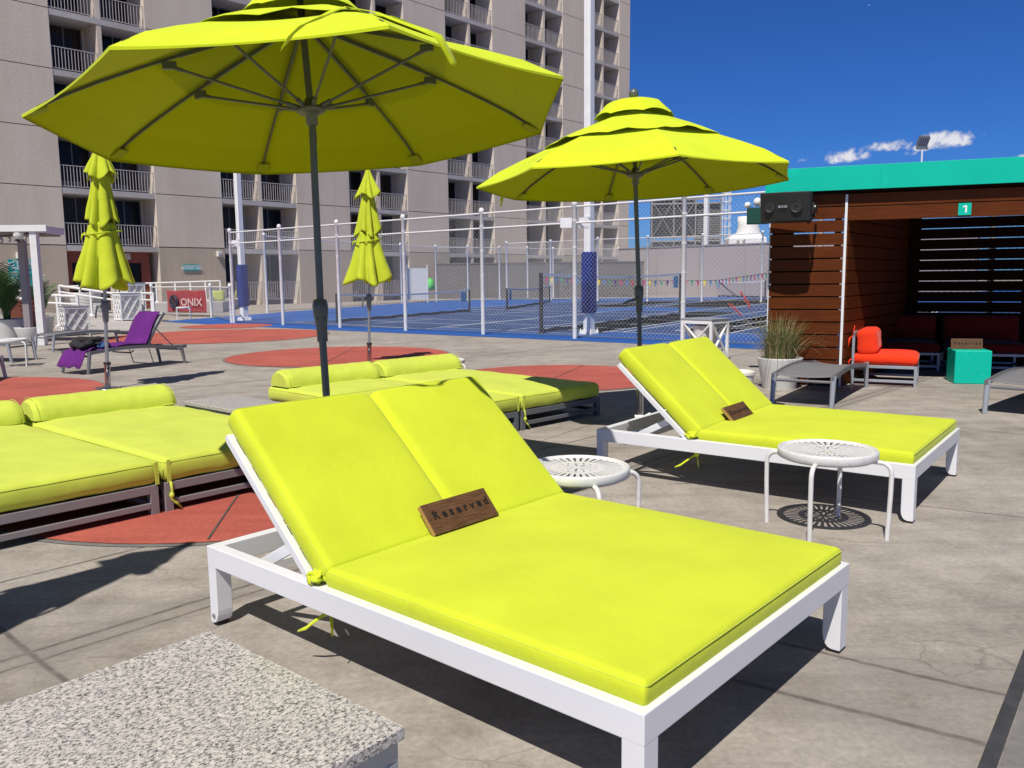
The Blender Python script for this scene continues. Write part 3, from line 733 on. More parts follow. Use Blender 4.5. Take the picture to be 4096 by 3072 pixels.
# ------------------------------------------------------------------ nets
def net(a, b, h, label, tagside=1, thick=.05):
    o = thing('court_net', a, 0, label, 'net', 'black nets on the blue courts'); v = b-a; v.z = 0; Ln = v.length; u = v.normalized(); n = Vector((-u.y, u.x, 0))
    for p in (Vector(), v):
        mb = MB(); mb.tube([p, p+Vector((0, 0, h+.03))], thick*.9, 8); mb.lathe([(.09, 0), (.09, .02)], 10, tuple(p)); mb.build('net_post', 'netblack', o)
    mb = MB()
    def top(t): return h-.12*4*t*(1-t)*.8
    k = 0; nst = int(Ln/.24)
    for k in range(nst+1):
        t = k/nst; p = v*t; mb.beam(p+Vector((0, 0, .12)), p+Vector((0, 0, top(t))), .004, .004)
    for j in range(4):
        z = .2+j*(h-.22)/4
        for q in range(12): mb.beam(v*(q/12)+Vector((0, 0, z)), v*((q+1)/12)+Vector((0, 0, z)), .004, .004)
    mb.build('netting', 'netblack', o)
    mb = MB()
    for q in range(12): mb.beam(v*(q/12)+Vector((0, 0, top(q/12))), v*((q+1)/12)+Vector((0, 0, top((q+1)/12))), .03, .06)
    mb.build('tape', 'line', o)
    mb = MB()
    for q in range(12): mb.beam(v*(q/12)+Vector((0, 0, .05+.03*(q % 2))), v*((q+1)/12)+Vector((0, 0, .05+.03*((q+1) % 2))), .03, .09)
    mb.build('bottom_tape', 'netblack', o)
    mb = MB(); p = v-u*.55 if tagside > 0 else u*.55
    mb.box(-.22, .22, -.01, .01, 0, .4, mtx=Matrix.Translation(p-n*.03+Vector((0, 0, h-.48))) @ Matrix.Rotation(math.atan2(u.y, u.x), 4, 'Z'))
    mb.build('number_tag', mat('net_tag_blue', (.10, .30, .52), .6), o)
    return o
net(G(1350, 1292), G(1878, 1248), .92, 'nearest-left black court net seen either side of the folded parasol stem')
net(G(2028, 1240), G(2199, 1210), .92, 'far black court net starting left of the thick fence post by the padded pole', -1)
net(G(2165, 1334), G(2720, 1264), 1.48, 'tallest black net, its bent black post just left of the blue padding', 1, .055)
net(G(2845, 1187), G(3060, 1192), 1.05, 'farthest pale-topped net in front of the long pink-grey wall', -1)
# bunting
pa = [D(2180, 1110, 50), D(2500, 1124, 47), D(2860, 1122, 44), D(3075, 1092, 40)]
bt = thing('bunting', pa[0], 0, 'line of small coloured pennants strung across the far courts', 'bunting')
mb = MB(); B0 = pa[0]; line = []
for a, b in zip(pa, pa[1:]):
    for k in range(15): line.append(a.lerp(b, k/15)-B0)
line.append(pa[-1]-B0)
mb.tube(line, .012, 4); mb.build('cord', 'rubber', bt)
pcs = [(.6, .02, .2), (.7, .6, .02), (.05, .2, .5), (.6, .03, .03), (.02, .3, .18), (.12, .03, .25)]
PM = [mat('pennant_%s' % n_, c, .6, var=.05) for n_, c in zip(('pink', 'yellow', 'blue', 'red', 'green', 'purple'), pcs)]
for k, p in enumerate(line[:-1]):
    q = line[k+1]; c = p.lerp(q, .1); d = p.lerp(q, .55); tip = c.lerp(d, .5)+Vector((0, random.uniform(-.1, .1), -.34))
    mb = MB(); mb.add([c, d, tip], [(0, 1, 2)]); mb.build('pennant', PM[(k*7+k//3) % 6], bt, solid=.006)

# ------------------------------------------------------------------ far walls and rooftop plant
def wallbox(a, b, h, th, m, name, label, cap=None):
    a = Vector((a.x, a.y, 0)); b = Vector((b.x, b.y, 0)); v = b-a; u = v.normalized(); ang = math.atan2(u.y, u.x)
    o = thing(name, a, ang, label, 'wall'); mb = MB()
    nseg = max(1, int(v.length/3))
    for k in range(nseg): mb.box(v.length*k/nseg, v.length*(k+1)/nseg-.02, 0, th, 0, h)
    mb.build('panel', m, o)
    mb = MB(); mb.box(-.05, v.length+.05, -.05, th+.05, h, h+.08); mb.build('coping', cap or m, o)
    return o
wallbox(G(1745, 1196), G(2575, 1188), 2.35, .25, 'darkwall', 'boundary_wall', 'dark grey windscreened wall between the hotel and the far courts')
a = G(2470, 1184); wallbox(a, G(3900, 1197), 3.35, .4, 'pinkgrey', 'long_wall', 'long pink-grey wall closing the courts under the rooftop equipment', 'taupe')
# louvred plant house
g0 = D(2605, 1060, 78)
o = thing('plant_house', (g0.x, 78, 0), -.12, 'dark louvred cooling equipment with steel frame and caged ladder behind the wall', 'rooftop equipment')
W_, H_ = 6.3, D(2700, 800, 78).z
def louv(mb, x0, x1, y0, y1, z0, z1):
    mb.box(x0, x1, y0+.08, y1, z0, z1, 0)
    n = int((z1-z0)/.16)
    for k in range(n): z = z0+(z1-z0)*k/n; mb.box(x0+.03, x1-.03, y0, y0+.07, z+.03, z+.10, 1)
z1 = H_; zm = D(2700, 952, 78).z
mb = MB(); louv(mb, 0, 3.9, 0, 3, 2.5, zm-.35); louv(mb, 0, 3.9, 0, 3, zm+.1, z1); mb.build('louvres', ['louvre', 'darkframe'], o)
mb = MB(); louv(mb, 4.1, 6.2, .2, 3, 2.5, zm); louv(mb, 4.1, 6.2, .2, 3, zm+.3, z1-.25); mb.build('side_louvres', ['louvre', 'steelgrey'], o)
mb = MB()
for x in (0, 2.0, 3.95, 6.2): mb.beam((x, -.05, 2.4), (x, -.05, z1+.1), .12)
for z in (zm-.3, zm+.02, z1, z1-.35): mb.beam((0, -.06, z), (6.2, -.06, z), .14)
for a_, b_ in (((0, z1), (2, zm)), ((2, z1), (0, zm)), ((2, z1), (3.95, zm)), ((3.95, z1), (2, zm)), ((0, zm), (3.95, 2.6))): mb.beam((a_[0], -.1, a_[1]), (b_[0], -.1, b_[1]), .07)
mb.build('steel_frame', 'steelgrey', o)
mb = MB()
for k in range(9): mb.beam((k*.78, 0, z1), (k*.78, 0, z1+1.1), .05)
for z in (z1+.6, z1+1.1): mb.beam((0, 0, z), (6.25, 0, z), .05)
mb.build('roof_railing', 'steelgrey', o)
mb = MB(); lx = 6.7; lt = D(2880, 770, 78).z
for z in [zm-.6+k*.75 for k in range(int((lt-zm+.6)/.75)+1)]: mb.tube([(lx+.38*cos(t), .38*sin(t), z) for t in [k*PI/6 for k in range(13)]], .035, 5, cap=False)
for k in range(7): mb.beam((lx+.38*cos(k*PI*2/7), .38*sin(k*PI*2/7), zm-.7), (lx+.38*cos(k*PI*2/7), .38*sin(k*PI*2/7), lt), .045)
mb.build('caged_ladder', 'rail', o)
# white cooling tower
g0 = D(2990, 1010, 66); o = thing('cooling_tower', (g0.x, 66, 0), -.1, 'white cooling tower with a round fan stack behind the wall near the cabana', 'cooling tower')
zt_ = D(2990, 935, 66).z; zc = D(2990, 862, 66).z
mb = MB(); mb.box(-1.45, 1.45, 0, 2.6, 1.5, zt_-.35); mb.add([(-1.45, 0, zt_-.35), (1.45, 0, zt_-.35), (1.45, 2.6, zt_-.35), (-1.45, 2.6, zt_-.35), (-.95, .4, zt_+.05), (.95, .4, zt_+.05), (.95, 2.2, zt_+.05), (-.95, 2.2, zt_+.05)], [(0, 1, 5, 4), (1, 2, 6, 5), (2, 3, 7, 6), (3, 0, 4, 7), (4, 5, 6, 7)]); mb.build('casing', 'towerwhite', o, bevel=.03)
mb = MB(); mb.lathe([(.95, zt_+.05), (.92, zt_+.2), (.8, (zt_+zc)/2), (.86, zc), (.80, zc), (.74, zt_+.4)], 28, (.25, 1.3, 0)); mb.build('fan_stack', 'towerwhite', o)
mb = MB()
for x0, x1 in ((-.85, -.6), (-.4, -.05)): mb.prism([(x0, -.06), (x0+.2, -.06), (x0+.2, -.01), (x0, -.01)], 1.6, zt_-.5)
mb.beam((-.25, -.04, zt_-.4), (-.45, -.04, 1.8), .2, .04); mb.build('duct', 'steelgrey', o)
lb = [(.45+.42*cos(t), -.03, zt_-1.05+.14*sin(t)) for t in [k*PI/8 for k in range(17)]]
mb = MB(); mb.tube(lb, .02, 5, cap=False)
for k in range(7): mb.box(.16+k*.085, .16+k*.085+.05, -.035, -.005, zt_-1.12, zt_-.98)
mb.build('nameplate', 'darkframe', o)
# pale court-side board and green bag behind the far net
a, b = G(1632, 1213), G(1712, 1211)
o = thing('white_board', a, 0, 'pale rectangular board on posts beyond the left court net', 'board'); v = b-a
mb = MB(); mb.beam(v*0+Vector((0, 0, 1.1)), v+Vector((0, 0, 1.1)), .05, 1.8); mb.build('board', 'cream', o)
for p in (Vector(), v):
    mb = MB(); mb.tube([p, p+Vector((0, 0, 2.2))], .04, 8); mb.build('post', 'rail', o)
g = G(1722, 1205); o = thing('hanging_bag', (g.x, g.y, 0), 0, 'bright green bag hanging on the post beside the pale board', 'bag')
z_ = D(1718, 1135, g.y).z
mb = MB(); mb.lathe([(.03, .35), (.2, .25), (.3, -.1), (.26, -.35), (.05, -.42)], 12, (0, 0, z_), fn=lambda a, z, r: 1+.2*sin(3*a)); mb.build('bag', 'greenbag', o)
mb = MB(); mb.tube([(0, 0, z_+.33), (0, .05, z_+.6)], .01, 5); mb.build('strap', 'rubber', o)
mb = MB(); a, b = G(1930, 1212), G(1988, 1210)

# ------------------------------------------------------------------ double chaise longues
def blob(name, c, r, sc_, m, parent, seed, amp=.3):
    bm = bmesh.new(); bmesh.ops.create_icosphere(bm, subdivisions=4, radius=1)
    for v in bm.verts:
        f = 1+amp*noise.noise(v.co*1.7+Vector((seed, 0, 0)))+amp*.7*abs(noise.noise(v.co*4+Vector((0, seed, 0))))
        v.co = Vector((v.co.x*sc_[0], v.co.y*sc_[1], v.co.z*sc_[2]))*r*f
    me = bpy.data.meshes.new(name); bm.to_mesh(me); bm.free(); me.materials.append(M[m])
    for p in me.polygons: p.use_smooth = True
    o = bpy.data.objects.new(name, me); COL.objects.link(o); o.parent = parent; o.location = c; return o
def leg_shape(x0, x1, y0, y1, H, round_x):   # leg with a rounded inner foot
    mb = MB(); pr = [(x0, H), (x1, H), (x1, .012)]
    R = .035
    if round_x > 0: pr = [(x1, H), (x1, .012), (x0+R, .012)]+[(x0+R-R*sin(t), .012+R*1.6-R*1.6*cos(t)) for t in (.4, .8, 1.2, 1.5708)]+[(x0, H)]
    else: pr = [(x0, H), (x0, .012), (x1-R, .012)]+[(x1-R+R*sin(t), .012+R*1.6-R*1.6*cos(t)) for t in (.4, .8, 1.2, 1.5708)]+[(x1, H)]
    n = len(pr); vs = [(x, y0, z) for x, z in pr]+[(x, y1, z) for x, z in pr]
    mb.add(vs, [tuple(range(n)), tuple(range(2*n-1, n-1, -1))]+[(k, n+k, n+(k+1) % n, (k+1) % n) for k in range(n)])
    return mb
CL, CW, CH = 2.071, 1.423, .335
def make_chaise(label):
    t = thing('double_chaise', (0, 0, 0), 0, label, 'sun lounger', 'white-framed lime double chaises')
    T, Hr = .05, .084
    mb = MB()
    oo = [(0, 0), (CL, 0), (CL, CW), (0, CW)]; ii = [(T, T), (CL-T, T), (CL-T, CW-T), (T, CW-T)]
    vs = [(x, y, z) for z in (CH-Hr, CH) for x, y in oo+ii]; fs = []
    for k in range(4):
        j = (k+1) % 4
        fs += [(8+k, 8+j, 12+j, 12+k), (k, 4+k, 4+j, j), (k, j, 8+j, 8+k), (4+k, 12+k, 12+j, 4+j)]
    mb.add(vs, fs)
    mb.build('frame', 'white', t, bevel=.003)
    mb = MB()
    for k in range(11): x = .80+k*.112; mb.box(x, x+.06, T, CW-T, CH-.045, CH-.03)
    mb.box(.70, .76, T, CW-T, CH-.075, CH-.03)
    mb.build('slats', 'white', t)
    lx = .068
    for x0, x1, rx in ((0, .058, -1), (CL-lx, CL, 1)):
        for y0, y1 in ((0, .07), (CW-.07, CW)):
            lg = leg_shape(x0+.0006, x1-.0006, y0+.0006, y1-.0006, CH-.02, rx).build('leg', 'white', t, bevel=.003)
            mb = MB(); mb.box(x0+.012, x1-.02 if rx < 0 else x1-.008, y0+.008, y1-.008, 0, .012); mb.build('foot', 'rubber', lg)
    mb = MB(); mb.tube([(.03, -.004, .045), (.03, .004, .045)], .010, 12); mb.build('screw', 'silver', t)
    # backrest
    ang = math.radians(42.0); d = Vector((-cos(ang), 0, sin(ang))); n = Vector((sin(ang), 0, cos(ang)))
    hinge = Vector((.69, 0, CH-.015)); Lb = .70
    mb = MB()
    for y in (.032, CW-.032): mb.beam(hinge+Vector((0, y, 0)), hinge+d*Lb+Vector((0, y, 0)), .026, .03, up=n)
    mb.beam(hinge+d*Lb+Vector((0, .02, 0)), hinge+d*Lb+Vector((0, CW-.02, 0)), .03, .026, up=n)
    for k in range(5): mb.beam(hinge+d*(.06+k*.13)+Vector((0, .045, 0)), hinge+d*(.06+k*.13)+Vector((0, CW-.045, 0)), .06, .012, up=n)
    mb.build('backrest_frame', 'white', t, bevel=.002)
    for y in (.10, CW-.10):
        mb = MB(); p = hinge+d*.20-n*.03+Vector((0, y, 0)); mb.beam(p, Vector((.20, y, CH-.075)), .012, .045)
        mb.beam(p+n*.0-d*.03, p+n*.05+d*.02, .012, .05)
        st = mb.build('support_arm', 'white', t, bevel=.004)
        mb = MB(); mb.tube([p+Vector((0, -.018, 0)), p+Vector((0, .018, 0))], .017, 14); mb.build('bolt', 'white', st)
    mb = MB(); mb.beam((.20, T, CH-.085), (.20, CW-T, CH-.085), .03, .03); mb.build('crossbar', 'white', t)
    # cushions
    sy = (CW-.075)/2
    s0, s1 = .752, CL-.022
    sm = cushion((s1-s0)/2, sy, .038, .015, .026, 26, 24, wr=.002, seed=3)
    so = sm.build('seat_cushion', 'lime', t); so.location = ((s0+s1)/2, CW/2, CH+.028)
    sd = so.modifiers.new('soft', 'SUBSURF'); sd.levels = 1; sd.render_levels = 1
    loop_seam((s1-s0)/2+.0045, sy+.0045, .024, .0016).build('seam', 'lime2', so)
    bh = .385
    bm_ = cushion(bh, sy, .050, .020, .012, 24, 30, wr=.0025, seed=9, groove=0.0)
    bo = bm_.build('back_cushion', 'lime', t)
    sd = bo.modifiers.new('soft', 'SUBSURF'); sd.levels = 1; sd.render_levels = 1
    c = hinge+d*.375+n*.068+Vector((0, CW/2, 0))
    rot = Matrix((( -d.x, 0, n.x, c.x), (0, 1, 0, c.y), (-d.z, 0, n.z, c.z), (0, 0, 0, 1)))
    bo.matrix_local = rot
    loop_seam(bh+.0045, sy+.0045, .034, .0016).build('seam', 'lime2', bo)
    # gathered corner with knot, and loose tie
    blob('knot', (.712, .030, CH+.030), .026, (1.2, .9, .75), 'lime', t, 5, .9)
    ribbon([(.70, .02, CH+.045), (.69, .005, CH+.03), (.70, -.004, CH+.012), (.715, -.002, CH+.004)], .02, 'lime', 'tie', t, Vector((1, 0, 0)))
    mb = MB(); y0 = -.006
    mb.lathe([(.004, -.018), (.016, -.004), (.018, .008), (.004, .018)], 8, (.735, .06, CH-.105)); mb.build('tie_knot', 'lime', t)
    ribbon([(.735, .06, CH-.11), (.71, .05, CH-.12), (.675, .03, CH-.15), (.64, .02, CH-.18), (.60, .01, CH-.20)], .016, 'lime', 'tie', t, Vector((0, .5, 1)))
    ribbon([(.735, .06, CH-.11), (.745, .055, CH-.14), (.752, .05, CH-.19)], .014, 'lime', 'tie', t, Vector((0, 1, .2)))
    return t
ch1 = make_chaise('large lime double chaise in the foreground on a white frame')
ch1.location = (-1.247, 3.282, 0); ch1.rotation_euler = (0, 0, -.7162)
ch2 = dup(ch1, (.593, 5.807, 0), -.6445, 'farther lime double chaise on a white frame under the second parasol')
def chaise_pt(c, p): return Matrix.Translation(c.location) @ Matrix.Rotation(c.rotation_euler.z, 4, 'Z') @ Vector(p)
# reserved signs
def make_sign(label):
    t = thing('reserved_sign', (0, 0, 0), 0, label, 'sign', 'wooden Reserved signs')
    w, h, th = .365, .135, .024
    mb = MB(); mb.box(-w/2, w/2, -th/2, th/2, 0, h, 0); o = mb.build('plank', 'walnut', t, bevel=.003)
    mb = MB(); mb.box(-w/2-.0015, -w/2+.0004, -th/2+.003, th/2-.003, .003, h-.003); mb.build('end_grain', 'walnut_edge', t)
    text('lettering', 'Reserved', .050, 'blacklet', t, Matrix.Translation((.006, -th/2-.0012, h*.56)) @ Matrix.Rotation(PI/2, 4, 'X'), ext=.0008, space=1.72)
    return t
def place_sign(t, c, x, y, z, lean, yaw=0):
    base = Matrix.Translation(c.location) @ Matrix.Rotation(c.rotation_euler.z, 4, 'Z')
    # sign runs along the chaise's width, facing the foot end
    t.matrix_world = base @ Matrix.Translation((x, y, z)) @ Matrix.Rotation(PI/2+yaw, 4, 'Z') @ Matrix.Rotation(-lean, 4, 'X')
rs1 = make_sign('wooden Reserved plank leaning on the foreground lime chaise'); place_sign(rs1, ch1, .812, .685, CH+.075, math.radians(41))
rs2 = dup(rs1, (0, 0, 0), 0, 'wooden Reserved plank leaning on the farther lime chaise'); place_sign(rs2, ch2, .845, .60, CH+.058, math.radians(44))

# ------------------------------------------------------------------ round slotted side tables
def make_table(label):
    t = thing('side_table', (0, 0, 0), 0, label, 'side table', 'round white slotted side tables')
    R, H = .26, .464
    # pierced top built from sectors: slots are real openings
    mb = MB(); n = 180; z1, z0 = H-.010, H-.014
    rad = [0.0, .025, .070, .088, .102, .140, .222, .242]
    def solid(ri, k):
        if ri == 5: return k % 5 >= 2          # long outer slots
        if ri == 2 and 0: return True
        if ri == 1: return k % 20 >= 6         # short inner slots
        if ri == 3: return k % 12 >= 3
        if ri == 4: return True
        return True
    def v(r, k, z): a = 2*PI*k/n; return (r*cos(a), r*sin(a), z)
    for ri in range(len(rad)-1):
        r0, r1 = rad[ri], rad[ri+1]
        for k in range(n):
            if not solid(ri, k): continue
            q = [v(r0, k, z1), v(r1, k, z1), v(r1, k+1, z1), v(r0, k+1, z1)]; b = [(x, y, z0) for x, y, _ in q]
            fs = [(0, 1, 2, 3), (7, 6, 5, 4)]
            if not solid(ri, (k-1) % n): fs.append((0, 4, 5, 1))
            if not solid(ri, (k+1) % n): fs.append((3, 2, 6, 7))
            if ri == 0: q[3] = q[0]; mb.add([q[0], q[1], q[2]], [(0, 1, 2)]); continue
            mb.add(q+b, fs)
    mb.build('pierced_top', 'whiteold', t)
    mb = MB(); mb.lathe([(R-.022, H-.012), (R-.020, H-.002), (R-.014, H+.002), (R-.004, H), (R, H-.008), (R, H-.042), (R-.004, H-.046), (R-.008, H-.042), (R-.008, H-.012), (R-.022, H-.012)], 64, cap=False); mb.build('rim', 'whiteold', t)
    for k in range(4):
        a = PI/4+k*PI/2; e = Vector((cos(a), sin(a), 0)); zz = Vector((0, 0, 1))
        pts = [e*(R-.03)+zz*(H-.05), e*(R+.01)+zz*(H-.05)]+[e*(R+.012+.055*sin(q))+zz*(H-.05-.055*(1-cos(q))) for q in (.3, .6, .9, 1.2, 1.57)]+[e*(R+.066)+zz*.25, e*(R+.058)+zz*0]
        mb = MB(); mb.tube(pts, .0125, 12); mb.build('leg', 'whiteold', t)
    mb = MB(); mb.tube([(.0+ (R-.03)*cos(2*PI*k/32), (R-.03)*sin(2*PI*k/32), H-.05) for k in range(33)], .008, 6, cap=False); mb.build('ring', 'whiteold', t)
    return t
tb = make_table('round white slotted side table standing in front of the farther lime chaise')
tb.location = (1.712, 4.458, 0); tb.rotation_euler = (0, 0, 2.5507-PI/4)
dup(tb, (.325, 4.095, 0), -.55, 'round white slotted side table half hidden behind the foreground chaise')
t3 = dup(tb, (-.83, 10.12, 0), .2, 'round white side table just behind the bolster of the middle daybed')
t3.scale = (1, 1, .91)
dup(tb, (-8.45, 14.05, 0), .5, 'round white side table between the grey loungers at the left edge')
dup(tb, (-12.0, 30.7, 0), .3, 'small round white table in front of the red banner')

# ------------------------------------------------------------------ daybeds
def make_daybed(label, fm):
    t = thing('daybed', (0, 0, 0), 0, label, 'daybed', 'lime double daybeds with bolsters')
    W, Dp, cz0, cz1 = 1.16, 2.42, .190, .335
    for s, x0 in ((-1, -W-.02), (1, .02)):
        x1 = x0+W
        mb = MB(); T = .05
        for z0, z1 in ((.135, .186), (.045, .08)):
            mb.box(x0+T, x1-T, 0, T-.01, z0, z1); mb.box(x0+T, x1-T, Dp-T, Dp, z0, z1); mb.box(x0, x0+T-.01, T, Dp-T, z0, z1); mb.box(x1-T+.01, x1, T, Dp-T, z0, z1)
        for x in (x0, x1-T):
            for y in (0, Dp-T): mb.box(x, x+T, y, y+T, 0, .1862)
        for k in range(8): mb.box(x0+T, x1-T, .2+k*.27, .26+k*.27, .16, .18)
        mb.build('frame', fm, t, bevel=.003)
        cm = cushion(W/2-.006, Dp/2-.005, (cz1-cz0)/2, .035, .022, 20, 30, wr=.008, seed=s*4)
        c = cm.build('seat_cushion', 'lime2', t); c.location = ((x0+x1)/2, Dp/2, (cz0+cz1)/2)
        sd = c.modifiers.new('soft', 'SUBSURF'); sd.levels = 1; sd.render_levels = 1
        loop_seam(W/2-.001, Dp/2-.0005, .048, .0016, .03).build('seam', 'lime2', c)
        # half-round bolster with puckered ends
        mb = MB(); n = 44; P = []
        R, Hb = .185, .165
        for i in range(n+1):
            u = i/n; x = -W/2+.01+(W-.02)*u; e = min(u, 1-u)*W
            f = min(1, .80+.20*math.sqrt(min(1, e/.06)))
            row = []
            for k in range(25):
                a = PI*k/24; w = 1+.022*noise.noise(Vector((x*11+s*7, a*2.2, 0)))+.02*noise.noise(Vector((x*26, a*3+s, 2)))*(sin(a))
                if e < .16: w += .018*sin(a*14)*(1-e/.16)
                r = f*w
                row.append(Vector((x, -R*cos(a)*r, Hb*sin(a)**.85*r)))
            for k in range(1, 8): row.append(Vector((x, R*f*(1-2*k/8), -.0)))
            row.append(row[0].copy())
            P.append(row)
        mb.grid(P)
        for row in (P[0], P[-1]): mb.add(row[:-1], [tuple(range(len(row)-1)) if row is P[-1] else tuple(range(len(row)-1))[::-1]], True)
        b = mb.build('bolster', 'lime2', t); b.location = ((x0+x1)/2, Dp-.21, cz1+.012)
        mb = MB(); mb.tube([Vector((W/2*1, 0, 0))+Vector((-.035, -R*cos(PI*k/20)*1.0, Hb*sin(PI*k/20)**.85*1.0+.001)) for k in range(21)], .0018, 5, cap=False)
        mb.tube([Vector((-W/2+.035, -R*cos(PI*k/20)*1.0, Hb*sin(PI*k/20)**.85*1.0+.001)) for k in range(21)], .0018, 5, cap=False)
        mb.build('seam', 'lime2', b)
        mb = MB(); xx = x0+.10 if s < 0 else x1-.10
        mb.box(xx-.045, xx+.045, Dp-.42, Dp+.004, cz1+.019, cz1+.023); mb.build('strap', 'lime2', t)
    # corner ties hanging at the joint of the two halves
    mb = MB()
    for x in (-.026, .05): mb.box(x-.012, x+.012, -.004, .0, cz0-.002, cz1-.01)
    mb.build('corner_binding', 'lime2', t)
    ribbon([(.055, -.006, cz0), (.06, -.012, cz0-.05), (.052, -.014, cz0-.10), (.075, -.02, cz0-.13), (.105, -.03, cz0-.17)], .018, 'lime2', 'tie', t, Vector((1, 0, 0)))
    mb = MB(); mb.lathe([(.003, -.02), (.016, -.004), (.014, .012), (.003, .022)], 8, (.054, -.014, cz0-.085)); mb.build('tie_knot', 'lime2', t)
    return t
db1 = make_daybed('lime double daybed with bolsters at the left edge, on a taupe frame', 'taupe')
db1.location = (-2.125, 4.935, 0); db1.rotation_euler = (0, 0, .855)
db2 = make_daybed('lime double daybed behind the foreground chaise, its right end in parasol shade', 'darkframe')
db2.location = (.072, 7.567, 0); db2.rotation_euler = (0, 0, .80)

# ------------------------------------------------------------------ granite tables
def make_granite(a, b, label):
    t = thing('granite_table', (0, 0, 0), 0, label, 'low table', 'low granite-topped tables'); H = .36
    mb = MB(); mb.box(0, a, 0, b, H-.032, H); mb.build('stone_top', 'granite', t, bevel=.004, segs=3)
    mb = MB(); T = .05; i = .012
    for z0, z1 in ((H-.085, H-.0325), (.04, .08)):
        mb.box(i, a-i, i, i+T, z0, z1); mb.box(i, a-i, b-i-T, b-i, z0, z1); mb.box(i, i+T, i+T, b-i-T, z0, z1); mb.box(a-i-T, a-i, i+T, b-i-T, z0, z1)
    mb.build('frame', 'light_metal', t, bevel=.003)
    for x in (i, a-i-T):
        for y in (i, b-i-T): mb = MB(); mb.box(x, x+T, y, y+T, 0, H-.0855); mb.build('leg', 'light_metal', t, bevel=.003)
    return t
A = G(840, 2520, .36); B = G(1620, 2905, .36); u = (B-A); ang = math.atan2(u.y, u.x)
gt = make_granite(u.length, .98, 'large speckled granite table top filling the bottom-left corner')
v = Vector((sin(ang), -cos(ang), 0)); o_ = Vector((A.x, A.y, 0))+v*.98; gt.location = o_; gt.rotation_euler = (0, 0, ang)
g2 = make_granite(.50, .86, 'far granite table between the two lime daybeds')
q = Matrix.Translation(db1.location) @ Matrix.Rotation(.855, 4, 'Z'); g2.location = q @ Vector((1.235, 1.22, 0)); g2.rotation_euler = (0, 0, .855)

